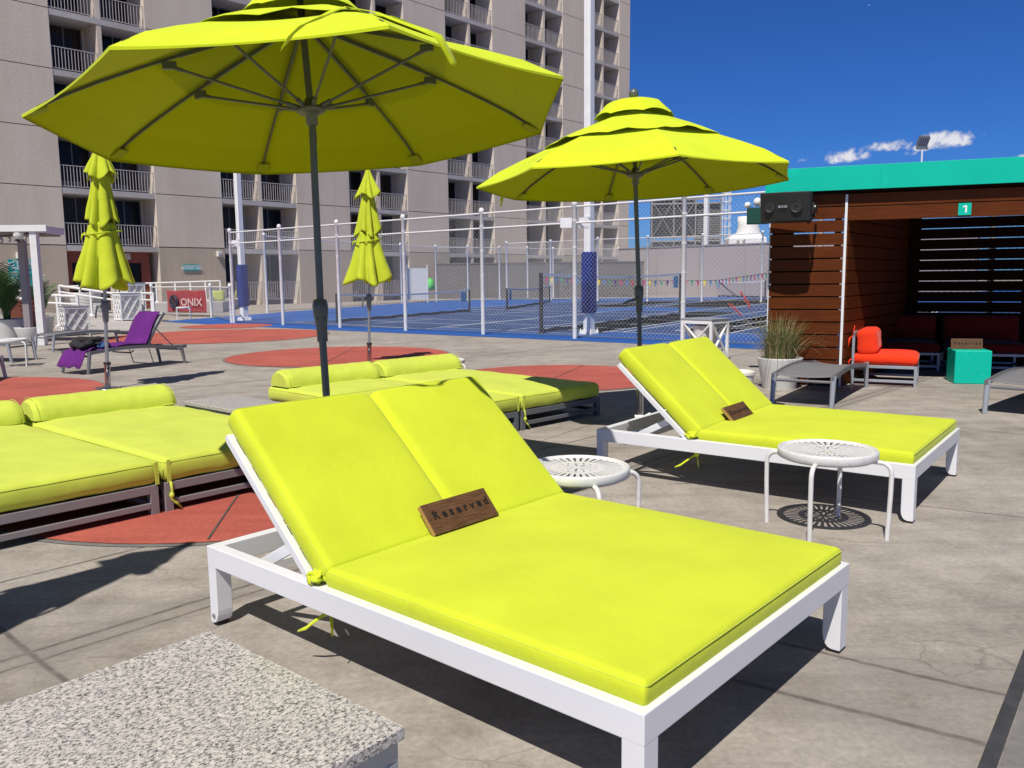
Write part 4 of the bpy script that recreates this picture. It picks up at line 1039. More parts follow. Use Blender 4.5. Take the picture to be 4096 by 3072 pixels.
# ------------------------------------------------------------------ parasols
OFFS = None
def canopy_ring(r, z, sub, sag=0, wave=0, lift=0, ph=0, tilt=0):
    pts = []
    for k in range(8):
        a0 = ph+k*PI/4; a1 = a0+PI/4; p = Vector((r*cos(a0), r*sin(a0), z)); q = Vector((r*cos(a1), r*sin(a1), z))
        for j in range(sub):
            t = j/sub; w = p.lerp(q, t); s_ = 4*t*(1-t)
            w.z += -sag*s_+lift*s_*(1 if (k*5) % 3 else .55)+wave*sin(t*2*PI*2+k)*s_
            w += Vector((w.x, w.y, 0)).normalized()*(-.02*s_*r*.5)
            if OFFS: w += (OFFS[k].lerp(OFFS[(k+1) % 8], t))*(r/1.4)**1.5
            pts.append(w)
    return pts
def make_parasol(rise, ph, label, silver=False):
    t = thing('open_parasol', (0, 0, 0), 0, label, 'parasol', 'open lime parasols')
    R = 1.40; sub = 8
    def prof(r): return rise*.84*max(0, 1-r/R)**.80
    mb = MB(); rs = [1.40, 1.2, 1.0, .8, .6, .4, .2, .04]
    rings = [canopy_ring(r, prof(r), sub, sag=.012*(r/R)+.006, ph=ph) for r in rs]
    hem = canopy_ring(1.398, -.014, sub, sag=.012, ph=ph)
    allr = [hem]+rings; n = 8*sub; vs = [v for rr in allr for v in rr]
    mb.add(vs, [(i*n+k, i*n+(k+1) % n, (i+1)*n+(k+1) % n, (i+1)*n+k) for i in range(len(allr)-1) for k in range(n)], False)
    for i in range(len(mb.sm)): mb.sm[i] = False
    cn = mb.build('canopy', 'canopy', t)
    # vent tiers above the main canopy
    for tier, (r0, r1, dz, lf, wv) in enumerate(((.02, .80, .05, .03, .012), (.015, .36, .10, .03, .0))):
        mb = MB(); rings = []
        for q in range(7):
            u = q/6; r = r0+(r1-r0)*u
            z = prof(r)+dz*(1-.75*u**3)
            if tier == 1: z = rise+.01-.03*u-(.13*max(0, u-.62)/.38 if u > .62 else 0)
            rings.append(canopy_ring(r, z, sub, sag=.0, lift=lf*u**3, wave=wv*u**4, ph=ph))
        vs = [v for rr in rings for v in rr]
        mb.add(vs, [(i*n+(k+1) % n, i*n+k, (i+1)*n+k, (i+1)*n+(k+1) % n) for i in range(len(rings)-1) for k in range(n)], False)
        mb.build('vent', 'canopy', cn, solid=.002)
    # pole, hub, ribs, struts
    zc = rise
    hubz = .055
    for k in range(8):
        a = ph+k*PI/4; e = Vector((cos(a), sin(a), 0))
        of = OFFS[k] if OFFS else Vector()
        rp = [e*q+of*(q/1.4)**1.5+Vector((0, 0, prof(q)-.026+.008*q)) for q in (.05, .25, .45, .65, .85, 1.05, 1.2, 1.33)]
        mb = MB()
        for q in range(7): w_ = .014 if q < 3 else .0105; mb.beam(rp[q], rp[q+1]+(rp[q+1]-rp[q])*.01, w_, w_*1.5)
        mb.build('rib', 'pole', t)
        mb = MB(); mb.box(-.055, .03, -.035, .035, -.004, .004, mtx=Matrix.Translation(e*1.335+of*.93+Vector((0, 0, prof(1.335)-.034))) @ Matrix.Rotation(a, 4, 'Z') @ Matrix.Rotation(.4, 4, 'Y')); mb.build('rib_pocket', 'pocket', cn)
        p = e*.062+Vector((0, 0, hubz+.02)); q = e*.70+of*.35+Vector((0, 0, prof(.70)-.062))
        mb = MB(); mb.tube([p, q], .0078, 8); mb.tube([p, p.lerp(q, .10)], .013, 8); mb.tube([q.lerp(p, .09), q], .011, 8); mb.beam(q-e*.03+Vector((0, 0, .008)), q+e*.04+Vector((0, 0, .004)), .02, .036); mb.build('strut', 'pole', t)
    mb = MB(); mb.lathe([(.024, -.055), (.032, -.05), (.032, .0), (.060, .008), (.075, .018), (.078, .032), (.06, .045), (.03, .05), (.03, .085), (.02, .085)], 24, (0, 0, hubz-.02)); mb.build('hub', 'pole', t)
    mb = MB(); mb.tube([(0, 0, -.1), (0, 0, rise+.02)], .019, 16); mb.build('upper_pole', 'pole', t)
    mb = MB(); mb.lathe([(.012, 0), (.014, .02), (.034, .035), (.044, .062), (.038, .09), (.02, .105), (.002, .108)], 20, (0, 0, rise+.0)); mb.build('finial', 'pole', t)
    # hanging straps
    return t, prof
def axis_mtx(C, n):
    n = Vector(n).normalized(); e1 = Vector((0, 1, 0)).cross(n).normalized(); e2 = n.cross(e1)
    return Matrix(((e1.x, e2.x, n.x, C[0]), (e1.y, e2.y, n.y, C[1]), (e1.z, e2.z, n.z, C[2]), (0, 0, 0, 1)))
C1 = Vector((-1.071, 4.679, 2.25)); n1 = (-.0735, .0636, .995)
def offsets(C, n, ph, tg):
    m = axis_mtx(C, n); out = []
    for k in range(8):
        P = m @ Vector((1.4*cos(ph+k*PI/4), 1.4*sin(ph+k*PI/4), 0)); best = min(tg, key=lambda q: (D(q[0], q[1], P.y)-P).length)
        out.append((m.inverted().to_3x3() @ (D(best[0], best[1], P.y)-P)))
    return out
T1 = [(85, 459), (440, 635), (1045, 691), (1680, 655), (2164, 527), (2255, 306), (1555, 100), (435, 185)]
T2 = [(1905, 749), (2065, 796), (2430, 800), (2850, 770), (3157, 716), (3157, 645), (2715, 616), (2127, 668)]
OFFS = offsets(C1, n1, 4.384, T1)
pr1, prof1 = make_parasol(.66, 4.384, 'big open lime parasol seen from below over the foreground chaise')
pr1.matrix_world = axis_mtx(C1, n1)
C2 = Vector((1.105, 7.517, 2.223)); OFFS = offsets(C2, (-.0239, .0229, .9994), 3.991, T2); pr2, prof2 = make_parasol(.69, 3.991, 'open lime parasol with a ball finial behind the farther chaise')
pr2.matrix_world = axis_mtx(C2, (-.0239, .0229, .9994))
def stem(t, base, mid, up, lowm='pole', steel=True, handle=False):
    inv = t.matrix_world.inverted()
    def pt(p): return inv @ Vector(p)
    top = Vector((0, 0, -.02)); m = pt(mid); b = pt(base); bt = pt(Vector(base).lerp(Vector(mid), .42))
    mb = MB(); mb.tube([top, m], .0195, 18); mb.build('pole', 'pole', t)
    mb = MB(); mb.tube([m, b], .0205, 18); mb.tube([m.lerp(b, .33), m.lerp(b, .34)], .0208, 18); mb.build('lower_pole', 'pole', t)
    d = (m-b).normalized()
    mb = MB(); mb.tube([m-d*.13, m-d*.10, m-d*.04, m+d*.02, m+d*.07, m+d*.10, m+d*.105], [.029, .029, .031, .040, .043, .036, .022], 20)
    hs = mb.build('tilt_housing', 'pole', t)
    mb = MB()
    e = (Vector((cam.location.x, cam.location.y, mid[2]))-Vector(mid)).normalized(); e = (inv.to_3x3() @ e)
    s = d.cross(e).normalized()
    for q, ss in ((.075, .018), (.075, -.018), (.0, .02), (.0, -.02), (-.115, .018)): p = m+d*q+s*ss; mb.tube([p+e*.03, p+e*.044], .0035, 8)
    mb.build('screw', 'rubber', hs)
    if handle:
        mb = MB(); p = m+e*.03; mb.tube([p, p+e*.035], .022, 14); mb.build('crank_boss', 'pole', t)
        mb = MB(); mb.tube([p+e*.03, p+e*.03-s*.07-d*.025, p+e*.03-s*.14-d*.045], [.016, .012, .007], 10); mb.build('crank_handle', 'pole', t)
    if steel:
        mb = MB(); mb.tube([b, b.lerp(m, .5)], .033, 20); mb.build('sleeve', 'chrome', t)
        mb = MB(); mb.tube([b, b+d*.012], .11, 28); mb.build('base_plate', 'chrome', t)
        mb = MB(); q = b.lerp(m, .12)+e*.05; mb.tube([q-s*.05, q-s*.02, q+s*.04, q+s*.09+d*.03], [.02, .014, .016, .012], 8); mb.build('clamp', 'whitepaint', t)
stem(pr1, (-1.005, 4.58, .0), (-1.050, 4.62, 1.19), None, steel=True)
stem(pr2, (1.163, 7.466, 0), (1.142, 7.493, 1.213), None, steel=True, handle=True)
inv = pr1.matrix_world.inverted(); 
a6, a5 = 4.384+2*PI/4*0, 0
def strap(t, pts, w, m='canopy'):
    iv = t.matrix_world.inverted(); ribbon([iv @ Vector(p) for p in pts], w, m, 'strap', t, Vector((.5, .5, 0)))
# straps that lie over the near edge of the big canopy
def over(px, py, Y): return D(px, py, Y)
def ray_to_canopy(px, py, lift=.03):
    r = ray(px, py); iv = pr1.matrix_world.inverted(); o = iv @ Vector((0, 0, EYE)); d = (iv.to_3x3() @ r)
    best = None; t = 2.0
    while t < 6.5:
        p = o+d*t; rr = p.xy.length
        if rr < 1.42 and p.z > prof1(rr)+lift: best = pr1.matrix_world @ p; break
        t += .01
    return best
def vtx(k, r=1.40): return pr1.matrix_world @ Vector((r*cos(4.384+k*PI/4), r*sin(4.384+k*PI/4), prof1(r)))
# nearest corner
ks = sorted(range(8), key=lambda k: (vtx(k)-Vector((-.46, 3.0, 2.2))).length); kn = ks[0]
pn = vtx(kn); pin = vtx(kn, .95)
# right-hand strap: along the rib edge then hanging
A_ = D(1430, 40, pn.y+.05)
strap(pr1, [D(1395, 30, 3.25), D(1500, 48, 3.14), D(1610, 90, 3.12), D(1700, 122, 3.12), D(1755, 146, 3.12), D(1780, 190, 3.14), D(1808, 240, 3.15), D(1825, 262, 3.15)], .034)
strap(pr1, [D(1395, 30, 3.25), D(1345, 38, 3.18), D(1270, 75, 3.05), D(1210, 100, 3.02), D(1165, 140, 3.02), D(1140, 180, 3.03), D(1127, 198, 3.03)], .034)
strap(pr2, [D(2010, 782, 7.3), D(2000, 800, 7.3), D(1985, 812, 7.3)], .01)
strap(pr2, [D(2010, 782, 7.3), D(2008, 800, 7.3), D(2003, 828, 7.3)], .028)

M['folded'] = fabric('folded_canopy_fabric', (.50, .575, .030), trans=(.02, .025, .0004))
def make_folded(label, seed):
    t = thing('folded_parasol', (0, 0, 0), 0, label, 'parasol', 'folded lime parasols')
    rnd = random.Random(seed); n = 96
    ph = [rnd.uniform(0, 6.28) for _ in range(6)]
    def tier(z0, z1, r0, r1, pl, amp, name, droop=.05):
        mb = MB(); P = []
        steps = 20
        for i in range(steps+1):
            u = i/steps; row = []
            for k in range(n+1):
                a = 2*PI*k/n; R = r0+(r1-r0)*(u**1.25)
                am = amp*(.35+.65*u)
                fold = abs(sin(pl*a/2+ph[0]+.55*sin(a*2+ph[1])+.35*sin(a*3+ph[5])+.3*u*sin(a+ph[2])))**.7*(.82+.18*sin(a*2+ph[3]))
                wv = 1-am*(1-fold)+.05*sin(3*a+ph[2])*u+.03*noise.noise(Vector((a*2, u*4, seed)))
                z = z0+(z1-z0)*u-droop*u*sin(pl*a/2+ph[3])*.5+.02*u*sin(5*a+ph[4])
                row.append(Vector((R*wv*cos(a+.10*u), R*wv*sin(a+.10*u), z)))
            P.append(row)
        mb.grid(P); return mb
    b = tier(2.16, 1.36, .175, .455, 7, .58, 'skirt', .14).build('skirt', 'folded', t, solid=.003)
    tier(2.76, 2.14, .11, .255, 7, .58, 'tier', .14).build('middle_tier', 'folded', t, solid=.003)
    tier(3.17, 2.74, .035, .24, 7, .50, 'cap', .11).build('top_tier', 'folded', t, solid=.003)
    mb = MB(); mb.tube([Vector(((.215+.012*sin(4*a))*cos(a), (.215+.012*sin(4*a))*sin(a), 2.03+.035*sin(a+1))) for a in [2*PI*k/40 for k in range(41)]], .011, 6, cap=False); mb.build('tie_band', 'folded', t)
    ribbon([(-.2, -.05, 2.03), (-.24, -.05, 2.0), (-.25, -.06, 1.93)], .025, 'folded', 'tie_end', t)
    mb = MB(); mb.tube([(0, 0, .0), (0, 0, 3.2)], .022, 16); mb.build('pole', 'silver', t)
    mb = MB(); mb.tube([(0, 0, .88), (0, 0, .92), (0, 0, 1.0), (0, 0, 1.09), (0, 0, 1.14), (0, 0, 1.16)], [.034, .038, .040, .050, .046, .028], 16); mb.build('tilt_housing', 'grey_metal', t)
    mb = MB(); mb.tube([(-.03, -.02, 1.09), (-.08, -.05, 1.08), (-.095, -.06, 1.0), (-.10, -.06, .93)], [.018, .015, .012, .01], 8); mb.build('crank_handle', 'pole', t)
    mb = MB(); mb.lathe([(.036, 0), (.036, .32), (.043, .32), (.043, .345), (.03, .35)], 18); mb.build('sleeve', 'chrome', t)
    mb = MB(); mb.lathe([(.044, .322), (.047, .33), (.044, .352)], 18); mb.build('collar', 'rubber', t)
    mb = MB(); mb.lathe([(.16, 0), (.16, .012), (.05, .016)], 28); mb.build('base_plate', 'chrome', t)
    mb = MB(); mb.lathe([(.014, 0), (.03, .02), (.036, .04), (.02, .065), (.002, .07)], 14, (0, 0, 3.19)); mb.build('finial', 'pole', t)
    return t
def lean(t, base, top):
    z = (Vector(top)-Vector(base)); L_ = z.length; z.normalize(); t.matrix_world = axis_mtx(base, z)
f1 = make_folded('folded lime parasol on a silver pole at the left, beyond the left daybed', 3)
lean(f1, (-5.34, 10.95, 0), (-5.22, 10.95, 3.2)); 
f2 = make_folded('folded lime parasol on a silver pole in the middle, before the court fence', 11)
lean(f2, (-2.375, 13.87, 0), (-2.30, 13.87, 3.2))
f3 = make_folded('folded lime parasol standing left of the foreground granite table', 5)
lean(f3, (-2.92, 2.18, 0), (-2.46, 2.28, 3.15))

# ------------------------------------------------------------------ grey sling loungers
def make_sling(label, back=0, m='grey_metal', lm='light_metal'):
    t = thing('sling_lounger', (0, 0, 0), 0, label, 'sun lounger', 'grey sling sun loungers')
    L_, W_ = 1.95, .62
    def zp(u): return .315+.05*sin(PI*min(1, u*1.15))-.02*u
    us = [k/20 for k in range(21)]
    for y in (0, W_):
        mb = MB()
        for a, b in zip(us, us[1:]): mb.beam((a*L_, y, zp(a)), (b*L_+.002, y, zp(b)), .028, .05)
        mb.build('side_rail', m, t)
    for (u, dx) in ((.02, -.05), (.94, .07)):
        for y in (0, W_):
            mb = MB(); x = u*L_; mb.tube([(x, y, zp(u)+.02), (x+dx*.4, y, .2), (x+dx, y, .0)], [.031, .028, .024], 14); mb.build('leg', lm, t)
        mb = MB(); mb.tube([(u*L_, 0, zp(u)-.05), (u*L_, W_, zp(u)-.05)], .016, 8); mb.build('crossbar', m, t)
    mb = MB(); mb.tube([(.62*L_, .06, .30), (.66*L_, .06, .05)], .008, 6); mb.tube([(.62*L_, W_-.06, .30), (.66*L_, W_-.06, .05)], .008, 6); mb.tube([(.66*L_, .06, .05), (.66*L_, W_-.06, .05)], .008, 6); mb.build('backrest_stay', m, t)
    hi = .60 if back else 1.0
    mb = MB(); P = []
    for k in range(25):
        u = .015+(hi-.03)*k/24; row = []
        for j in range(9):
            v = j/8; row.append(Vector((u*L_, .012+(W_-.024)*v, zp(u)+.012-.035*4*v*(1-v)*(1 if u > .1 else .6))))
        P.append(row)
    mb.grid(P); mb.build('sling', 'sling', t, solid=.004)
    if back:
        ang = back; h = Vector((hi*L_-.02, 0, .33)); d = Vector((cos(ang), 0, sin(ang)))
        pts = [h+d*(.62*q)+Vector((.10*q*q, 0, .0)) for q in [k/8 for k in range(9)]]
        mb = MB()
        for y in (.03, W_-.03):
            for a, b in zip(pts, pts[1:]): mb.beam(a+Vector((0, y, 0)), b+Vector((0, y, 0)), .025, .04)
        mb.build('backrest_frame', m, t)
        mb = MB(); mb.grid([[p+Vector((-.0, .04+(W_-.08)*j/6, 0)) for j in range(7)] for p in pts]); mb.build('backrest_sling', 'slingback', t, solid=.006)
        for y_ in (.05, W_-.05): mb = MB(); mb.tube([h+d*.36+Vector((.02, y_, 0)), (hi*L_+.55, y_, .30)], .010, 8); mb.build('backrest_prop', m, t)
        mb = MB(); mb.tube([(.45*L_, y, z) for y, z in ((.03, .30), (.1, .26), (W_-.1, .26), (W_-.03, .30))], .012, 8); mb.build('stiffener', m, t)
    return t
sl = make_sling('flat grey sling lounger between the lime chaise and the cabana')
def set_sling(t, p, q):      # foot-left, foot-right positions
    pass
A = Vector((3.36, 8.68)); dirv = Vector((.545, .838)); ang = math.atan2(dirv.y, dirv.x)
sl.location = (A.x, A.y, 0); sl.rotation_euler = (0, 0, ang)
sB = dup(sl, (4.72+.63, 8.25-.30, 0), math.radians(50), 'flat grey sling lounger cut off by the right edge')
sB.location = (4.74, 8.27, 0); sB.rotation_euler = (0, 0, math.radians(45))
# shift so that the near-left rail carries the silver leg
sB.location = Vector((4.74, 8.27, 0))-Vector((-sin(math.radians(45)), cos(math.radians(45)), 0))*.62
# left group
sC = dup(sl, (-8.62, 15.75, 0), math.radians(155), 'flat grey sling lounger behind the white side table at the left')
sC.location = (-8.75, 15.3, 0); sC.rotation_euler = (0, 0, math.radians(172))
sD = dup(sl, (-9.5, 17.1, 0), math.radians(40), 'flat grey sling lounger in front of the white lattice cabinet')
sD.location = (-9.35, 17.0, 0); sD.rotation_euler = (0, 0, math.radians(60)); 
sE = dup(sl, (-7.4, 12.3, 0), math.radians(190), 'grey sling lounger end showing at the left edge of the photo')
sE.location = (-7.50, 12.28, 0); sE.rotation_euler = (0, 0, math.radians(192))
# lounger with the purple towel
foot = Vector((-6.51, 12.69)); head = Vector((-5.65, 14.29)); dv = (head-foot); an = math.atan2(dv.y, dv.x)
pl = make_sling('grey sling lounger with raised back under a purple towel', back=math.radians(62), lm='grey_metal')
pl.location = (-6.47, 12.70, 0); pl.rotation_euler = (0, 0, an); pl.scale = (.95, 1, 1)
def pl_pt(x, y, z): return Matrix.Translation(pl.location) @ Matrix.Rotation(an, 4, 'Z') @ Vector((x, y, z))
tw = thing('towel', pl.location, an, 'purple towel draped over the raised lounger back and its foot', 'towel'); tw.scale = (.95, 1, 1)
mb = MB(); P = []
L_ = 1.95; ang = math.radians(62); h = Vector((.6*L_-.02, 0, .33)); d = Vector((cos(ang), 0, sin(ang)))
path = []
for q in (1.03, 1.0, .85, .7, .55, .4, .25, .1): path.append(h+d*(.62*q)+Vector((.10*q*q-.06, 0, 0)))
path += [Vector((1.10, 0, .375)), Vector((.98, 0, .365)), Vector((.85, 0, .375)), Vector((.72, 0, .37)), Vector((.6, 0, .375)), Vector((.5, 0, .37))]
for i, p in enumerate(path):
    row = []; wd = .50+.10*(i/len(path))
    for j in range(25):
        v = j/24-.5; y = .31+v*wd+ (.03*sin(i*.8)); am = .018+.012*i/len(path)
        off = am*sin(v*26+i*.5)+.012*noise.noise(Vector((v*7, i*.7, 1)))
        row.append(p+Vector((-.02*abs(off)*10 if i < 8 else 0, y, abs(off)*(1.4 if i >= 8 else .4))))
    P.append(row)
mb.grid(P); mb.build('draped_part', 'purple', tw, solid=.012)
mb = MB(); P = []
for i in range(16):
    u = i/15; row = []
    for j in range(15):
        v = j/14-.5; x = .46-.60*u; z = .36+.02*sin(i*1.1) if u < .75 else .36-(u-.75)*1.0
        row.append(Vector((x, .33+v*.56+.04*sin(u*5), z+.022*noise.noise(Vector((v*6, u*7, 5)))+.014*sin(v*16+u*5))))
    P.append(row)
mb.grid(P); mb.build('foot_part', 'purple', tw, solid=.012)
pc = thing('clothes_pile', pl_pt(.26, .33, .40), an, 'crumpled black and blue clothes on the purple towel', 'clothes')
blob('black_garment', (0, 0, .05), .17, (1.3, 1.2, .62), 'blackfab', pc, 2, .45); blob('blue_garment', (.13, -.16, .02), .08, (1.4, 1, .7), 'bluefab', pc, 6, .45)

# ------------------------------------------------------------------ cabana
PC = Vector((4.142, 10.432, 0)); CY = -.36
cb_ = thing('cabana', PC, CY, 'brown slatted cabana with a bright teal roof fascia at the right', 'cabana')
PT = .1585
def boards(mb, x0, x1, y0, y1, z0, z1, pitch=PT, gap=.012, mtx=None, holes=None):
    k = 0; z = z0
    while z < z1-.02:
        zz = min(z1, z+pitch-gap); mb.box(x0, x1, y0, y1, z, zz, mtx=mtx); z += pitch; k += 1
# left front screen
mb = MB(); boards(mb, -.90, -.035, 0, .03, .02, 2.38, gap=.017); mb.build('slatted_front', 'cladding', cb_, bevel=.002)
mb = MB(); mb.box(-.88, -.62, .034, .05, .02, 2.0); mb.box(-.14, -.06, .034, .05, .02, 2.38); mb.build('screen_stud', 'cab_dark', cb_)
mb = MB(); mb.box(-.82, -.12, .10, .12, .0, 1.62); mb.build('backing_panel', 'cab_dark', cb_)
mb = MB(); mb.box(-.03, .0, -.012, .03, 0, 2.37, 0); mb.box(-.915, -.902, -.004, .05, 0, 2.4, 0); mb.build('corner_post', 'whitepaint', cb_, bevel=.003)
# inner left wall runs back at its own angle
wa = math.radians(53)-CY; mi = Matrix.Translation((.02, .02, 0)) @ Matrix.Rotation(wa, 4, 'Z')
mb = MB(); boards(mb, 0, 3.3, 0, .03, .02, 2.38, mtx=mi); mb.build('inner_wall', 'cladding', cb_, bevel=.002)
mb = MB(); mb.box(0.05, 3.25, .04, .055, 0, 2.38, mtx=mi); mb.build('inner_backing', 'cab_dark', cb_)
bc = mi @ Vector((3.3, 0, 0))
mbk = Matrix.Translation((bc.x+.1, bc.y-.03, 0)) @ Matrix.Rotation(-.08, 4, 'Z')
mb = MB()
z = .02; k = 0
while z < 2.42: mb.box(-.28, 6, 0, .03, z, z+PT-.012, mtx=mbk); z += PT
mb.build('back_wall', 'cab_dark', cb_)  # near-black boards carry the cabana's inside shade in their colour
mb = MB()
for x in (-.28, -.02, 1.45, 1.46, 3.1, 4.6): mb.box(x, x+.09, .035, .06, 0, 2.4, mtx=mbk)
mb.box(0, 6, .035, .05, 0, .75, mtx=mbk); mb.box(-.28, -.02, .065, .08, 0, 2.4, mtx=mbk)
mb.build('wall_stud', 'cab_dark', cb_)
# beam and fascia
mb = MB(); mb.box(.004, 6, .0, .03, 2.055, 2.215); mb.box(.004, 6, .0, .03, 2.227, 2.375); mb.box(.004, 6, .032, .12, 2.06, 2.37); mb.build('front_beam', 'cladding', cb_, bevel=.002)
mb = MB(); mb.box(-.97, 6, -.11, -.08, 2.415, 2.70); mb.box(-.97, -.94, -.08, 3.9, 2.415, 2.70)
for x in (.35, 2.05, 3.6): mb.box(x, x+.008, -.1135, -.1095, 2.415, 2.70)
mb.build('fascia', 'teal', cb_, bevel=.004)
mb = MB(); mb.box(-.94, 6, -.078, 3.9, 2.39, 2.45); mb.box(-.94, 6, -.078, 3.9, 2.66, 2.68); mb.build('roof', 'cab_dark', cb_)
mb = MB(); mb.box(5.9, 5.95, .13, 4.5, 0, 2.39); mb.build('right_wall', 'cladding', cb_)
def cab(x, y, z): return Matrix.Translation(PC) @ Matrix.Rotation(CY, 4, 'Z') @ Vector((x, y, z))
# plate 1
def cab_px(px, py, y):
    n = Vector((-sin(CY), cos(CY), 0)); c = PC+n*y; r = ray(px, py); t = c.dot(n)/r.dot(n); return Vector((0, 0, EYE))+r*t
p = cab_px(3859, 836, -.012)
o = thing('number_plate', p, CY, 'small teal square plate with a white 1 on the cabana beam', 'sign')
mb = MB(); mb.box(-.068, .068, -.006, .004, -.07, .07); mb.build('plate', 'teal', o); mb = MB(); pg = [(.004, -.042), (.022, -.042), (.022, .042), (.006, .042), (-.022, .032), (-.022, .018), (.004, .024)]; mb.add([(x, -.0085, z) for x, z in pg]+[(x, -.006, z) for x, z in pg], [tuple(range(7)), tuple(range(13, 6, -1))]+[(k, (k+1) % 7, 7+(k+1) % 7, 7+k) for k in range(7)]); mb.build('numeral', 'lettering', o)
# box speaker
p0 = cab_px(3150, 832, -.42)
sp = thing('wall_speaker', p0, CY-.10, 'black loudspeaker mounted under the teal fascia at the cabana corner', 'speaker')
mb = MB(); prof_ = [(-.30, -.13), (-.285, -.20), (-.15, -.235), (0, -.245), (.15, -.235), (.285, -.20), (.30, -.13), (.24, .15), (-.24, .15)]
mb.prism(prof_, -.17, .17)
for i, v in enumerate(mb.v):
    x, y, z = v
    if y < -.05: mb.v[i] = (x, y+(.06 if z < 0 else -.015), z)
mb.build('cabinet', 'black', sp, bevel=.014, segs=3)
tr = Matrix.Rotation(-.22, 4, 'X')
for sx, r in ((-.17, .055), (.13, .065)):
    mb = MB(); mt = Matrix.Translation((sx, -.222, 0)) @ Matrix.Rotation(PI/2, 4, 'X')
    pr_ = [(r*.25, .0), (r*.6, -.006), (r, .002), (r*1.08, .006), (r*1.1, 0)]
    mb.lathe(pr_, 24); mb.v = [tuple(mt @ Vector(v)) for v in mb.v]; mb.build('driver', 'black', sp)
text('lettering', 'BOSE', .038, 'silver', sp, Matrix.Translation((-.02, -.234, 0)) @ Matrix.Rotation(PI/2-.2, 4, 'X') @ Matrix.Rotation(0, 4, 'Z'), ext=.0015, sx=1.2)
mb = MB(); mb.box(.285, .31, -.05, .30, -.05, .05); mb.beam((.30, .1, -.08), (.2, .33, -.16), .03, .04); mb.build('bracket', 'rubber', sp)
mb = MB(); mb.tube([(.305, -.01, 0), (.325, -.01, 0)], .018, 10); mb.build('knob', 'silver', sp)
# green court light beside the speaker
p = D(3020, 845, 11.4)
o = thing('corner_lamp', p, -.2, 'dark green lamp box with white globes behind the cabana speaker', 'lamp')
mb = MB(); mb.box(-.10, .18, -.05, .09, -.17, .05); mb.build('housing', 'green', o, bevel=.01)
for x, y, r in ((-.10, .08, .045), (.03, .12, .06), (.10, .08, .055)): m2 = MB(); m2.lathe([(.002, -r), (r*.7, -r*.7), (r, 0), (r*.7, r*.7), (.002, r)], 16, (x, -.02, y)); m2.build('globe', 'whitepaint', o)
# interior items
o = thing('emergency_light', mbk_w := (Matrix.Translation(PC) @ Matrix.Rotation(CY, 4, 'Z') @ mbk @ Vector((.62, -.06, 2.33))), CY, 'pale emergency light unit high on the cabana back wall', 'light')
mb = MB(); mb.box(-.09, .09, -.03, .03, -.05, .05); mb.build('housing', 'cream', o, bevel=.01); mb = MB(); mb.box(-.045, .045, -.034, -.03, -.02, .02); mb.build('lens', 'rubber', o)
# coral lounge chair
def lounge_chair(t, w, dp, m, back=True, fm='light_metal'):
    mb = MB(); T = .035
    for z0, z1 in ((.225, .26), (.05, .08)):
        mb.box(T, w-T, 0, T, z0, z1); mb.box(T, w-T, dp-T, dp, z0, z1); mb.box(0, T, T, dp-T, z0, z1); mb.box(w-T, w, T, dp-T, z0, z1)
    mb.build('frame', fm, t, bevel=.002)
    for x in (0, w-T):
        for y in (0, dp-T):
            mb = MB(); mb.box(x, x+T, y, y+T, 0, .2602); mb.build('leg', fm, t)
    cm = cushion(w/2-.01, dp/2-.01, .065, .045, .02, 14, 14, wr=.008, seed=w*9); c = cm.build('seat_cushion', m, t); c.location = (w/2+.005, dp/2, .332)
    sd = c.modifiers.new('soft', 'SUBSURF'); sd.levels = 1; sd.render_levels = 1
cc = thing('lounge_chair', (4.315, 10.56, 0), -.475, 'bright red cushioned lounge chair at the sunlit cabana edge', 'lounge chair')
lounge_chair(cc, .76, .80, 'red')
mb = MB()
for y in (0.0, .77): mb.beam((.018, y+.015, .26), (.018, y+.015, .66), .03, .03)
mb.beam((.018, 0.0, .655), (.018, .785, .655), .03, .03); mb.build('back_frame', 'light_metal', cc)
cm = cushion(.15, .37, .115, .045, .015, 10, 14, wr=.014, seed=4); c = cm.build('back_cushion', 'red', cc); c.matrix_local = Matrix.Translation((.17, .40, .545)) @ Matrix.Rotation(PI/2-.12, 4, 'Y')
ribbon([(.0, .05, .62), (-.03, .03, .60), (-.045, .02, .52), (-.05, .02, .45)], .022, 'red', 'tie', cc, Vector((1, 0, 0)))
ribbon([(.06, .0, .62), (.0, -.02, .64), (.02, -.02, .70), (.025, -.02, .76)], .014, 'red', 'tie', cc, Vector((1, 0, 0)))
ribbon([(.1, -.01, .33), (.0, -.02, .34), (-.03, -.02, .30), (-.02, -.02, .26)], .022, 'red', 'tie', cc, Vector((1, 0, 0)))
# shaded sofas at the back
Mc = Matrix.Translation(PC) @ Matrix.Rotation(CY, 4, 'Z')
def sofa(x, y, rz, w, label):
    p = Mc @ Vector((x, y, 0)); t = thing('cabana_sofa', p, CY+rz, label, 'sofa', 'red sofas in the cabana shade'); lounge_chair(t, w, .78, 'redshade')
    cm = cushion(w/2-.01, .20, .085, .06, .02, 12, 8, wr=.008, seed=w); c = cm.build('back_cushion', 'redshade', t); c.matrix_local = Matrix.Translation((w/2, .70, .56)) @ Matrix.Rotation(PI/2-.12, 4, 'X')
bcx = bc.x; bcy = bc.y
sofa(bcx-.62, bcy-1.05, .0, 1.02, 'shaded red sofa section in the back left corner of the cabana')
sofa(bcx+.50, bcy-1.02, 0, 1.0, 'shaded red sofa section behind the teal cube')
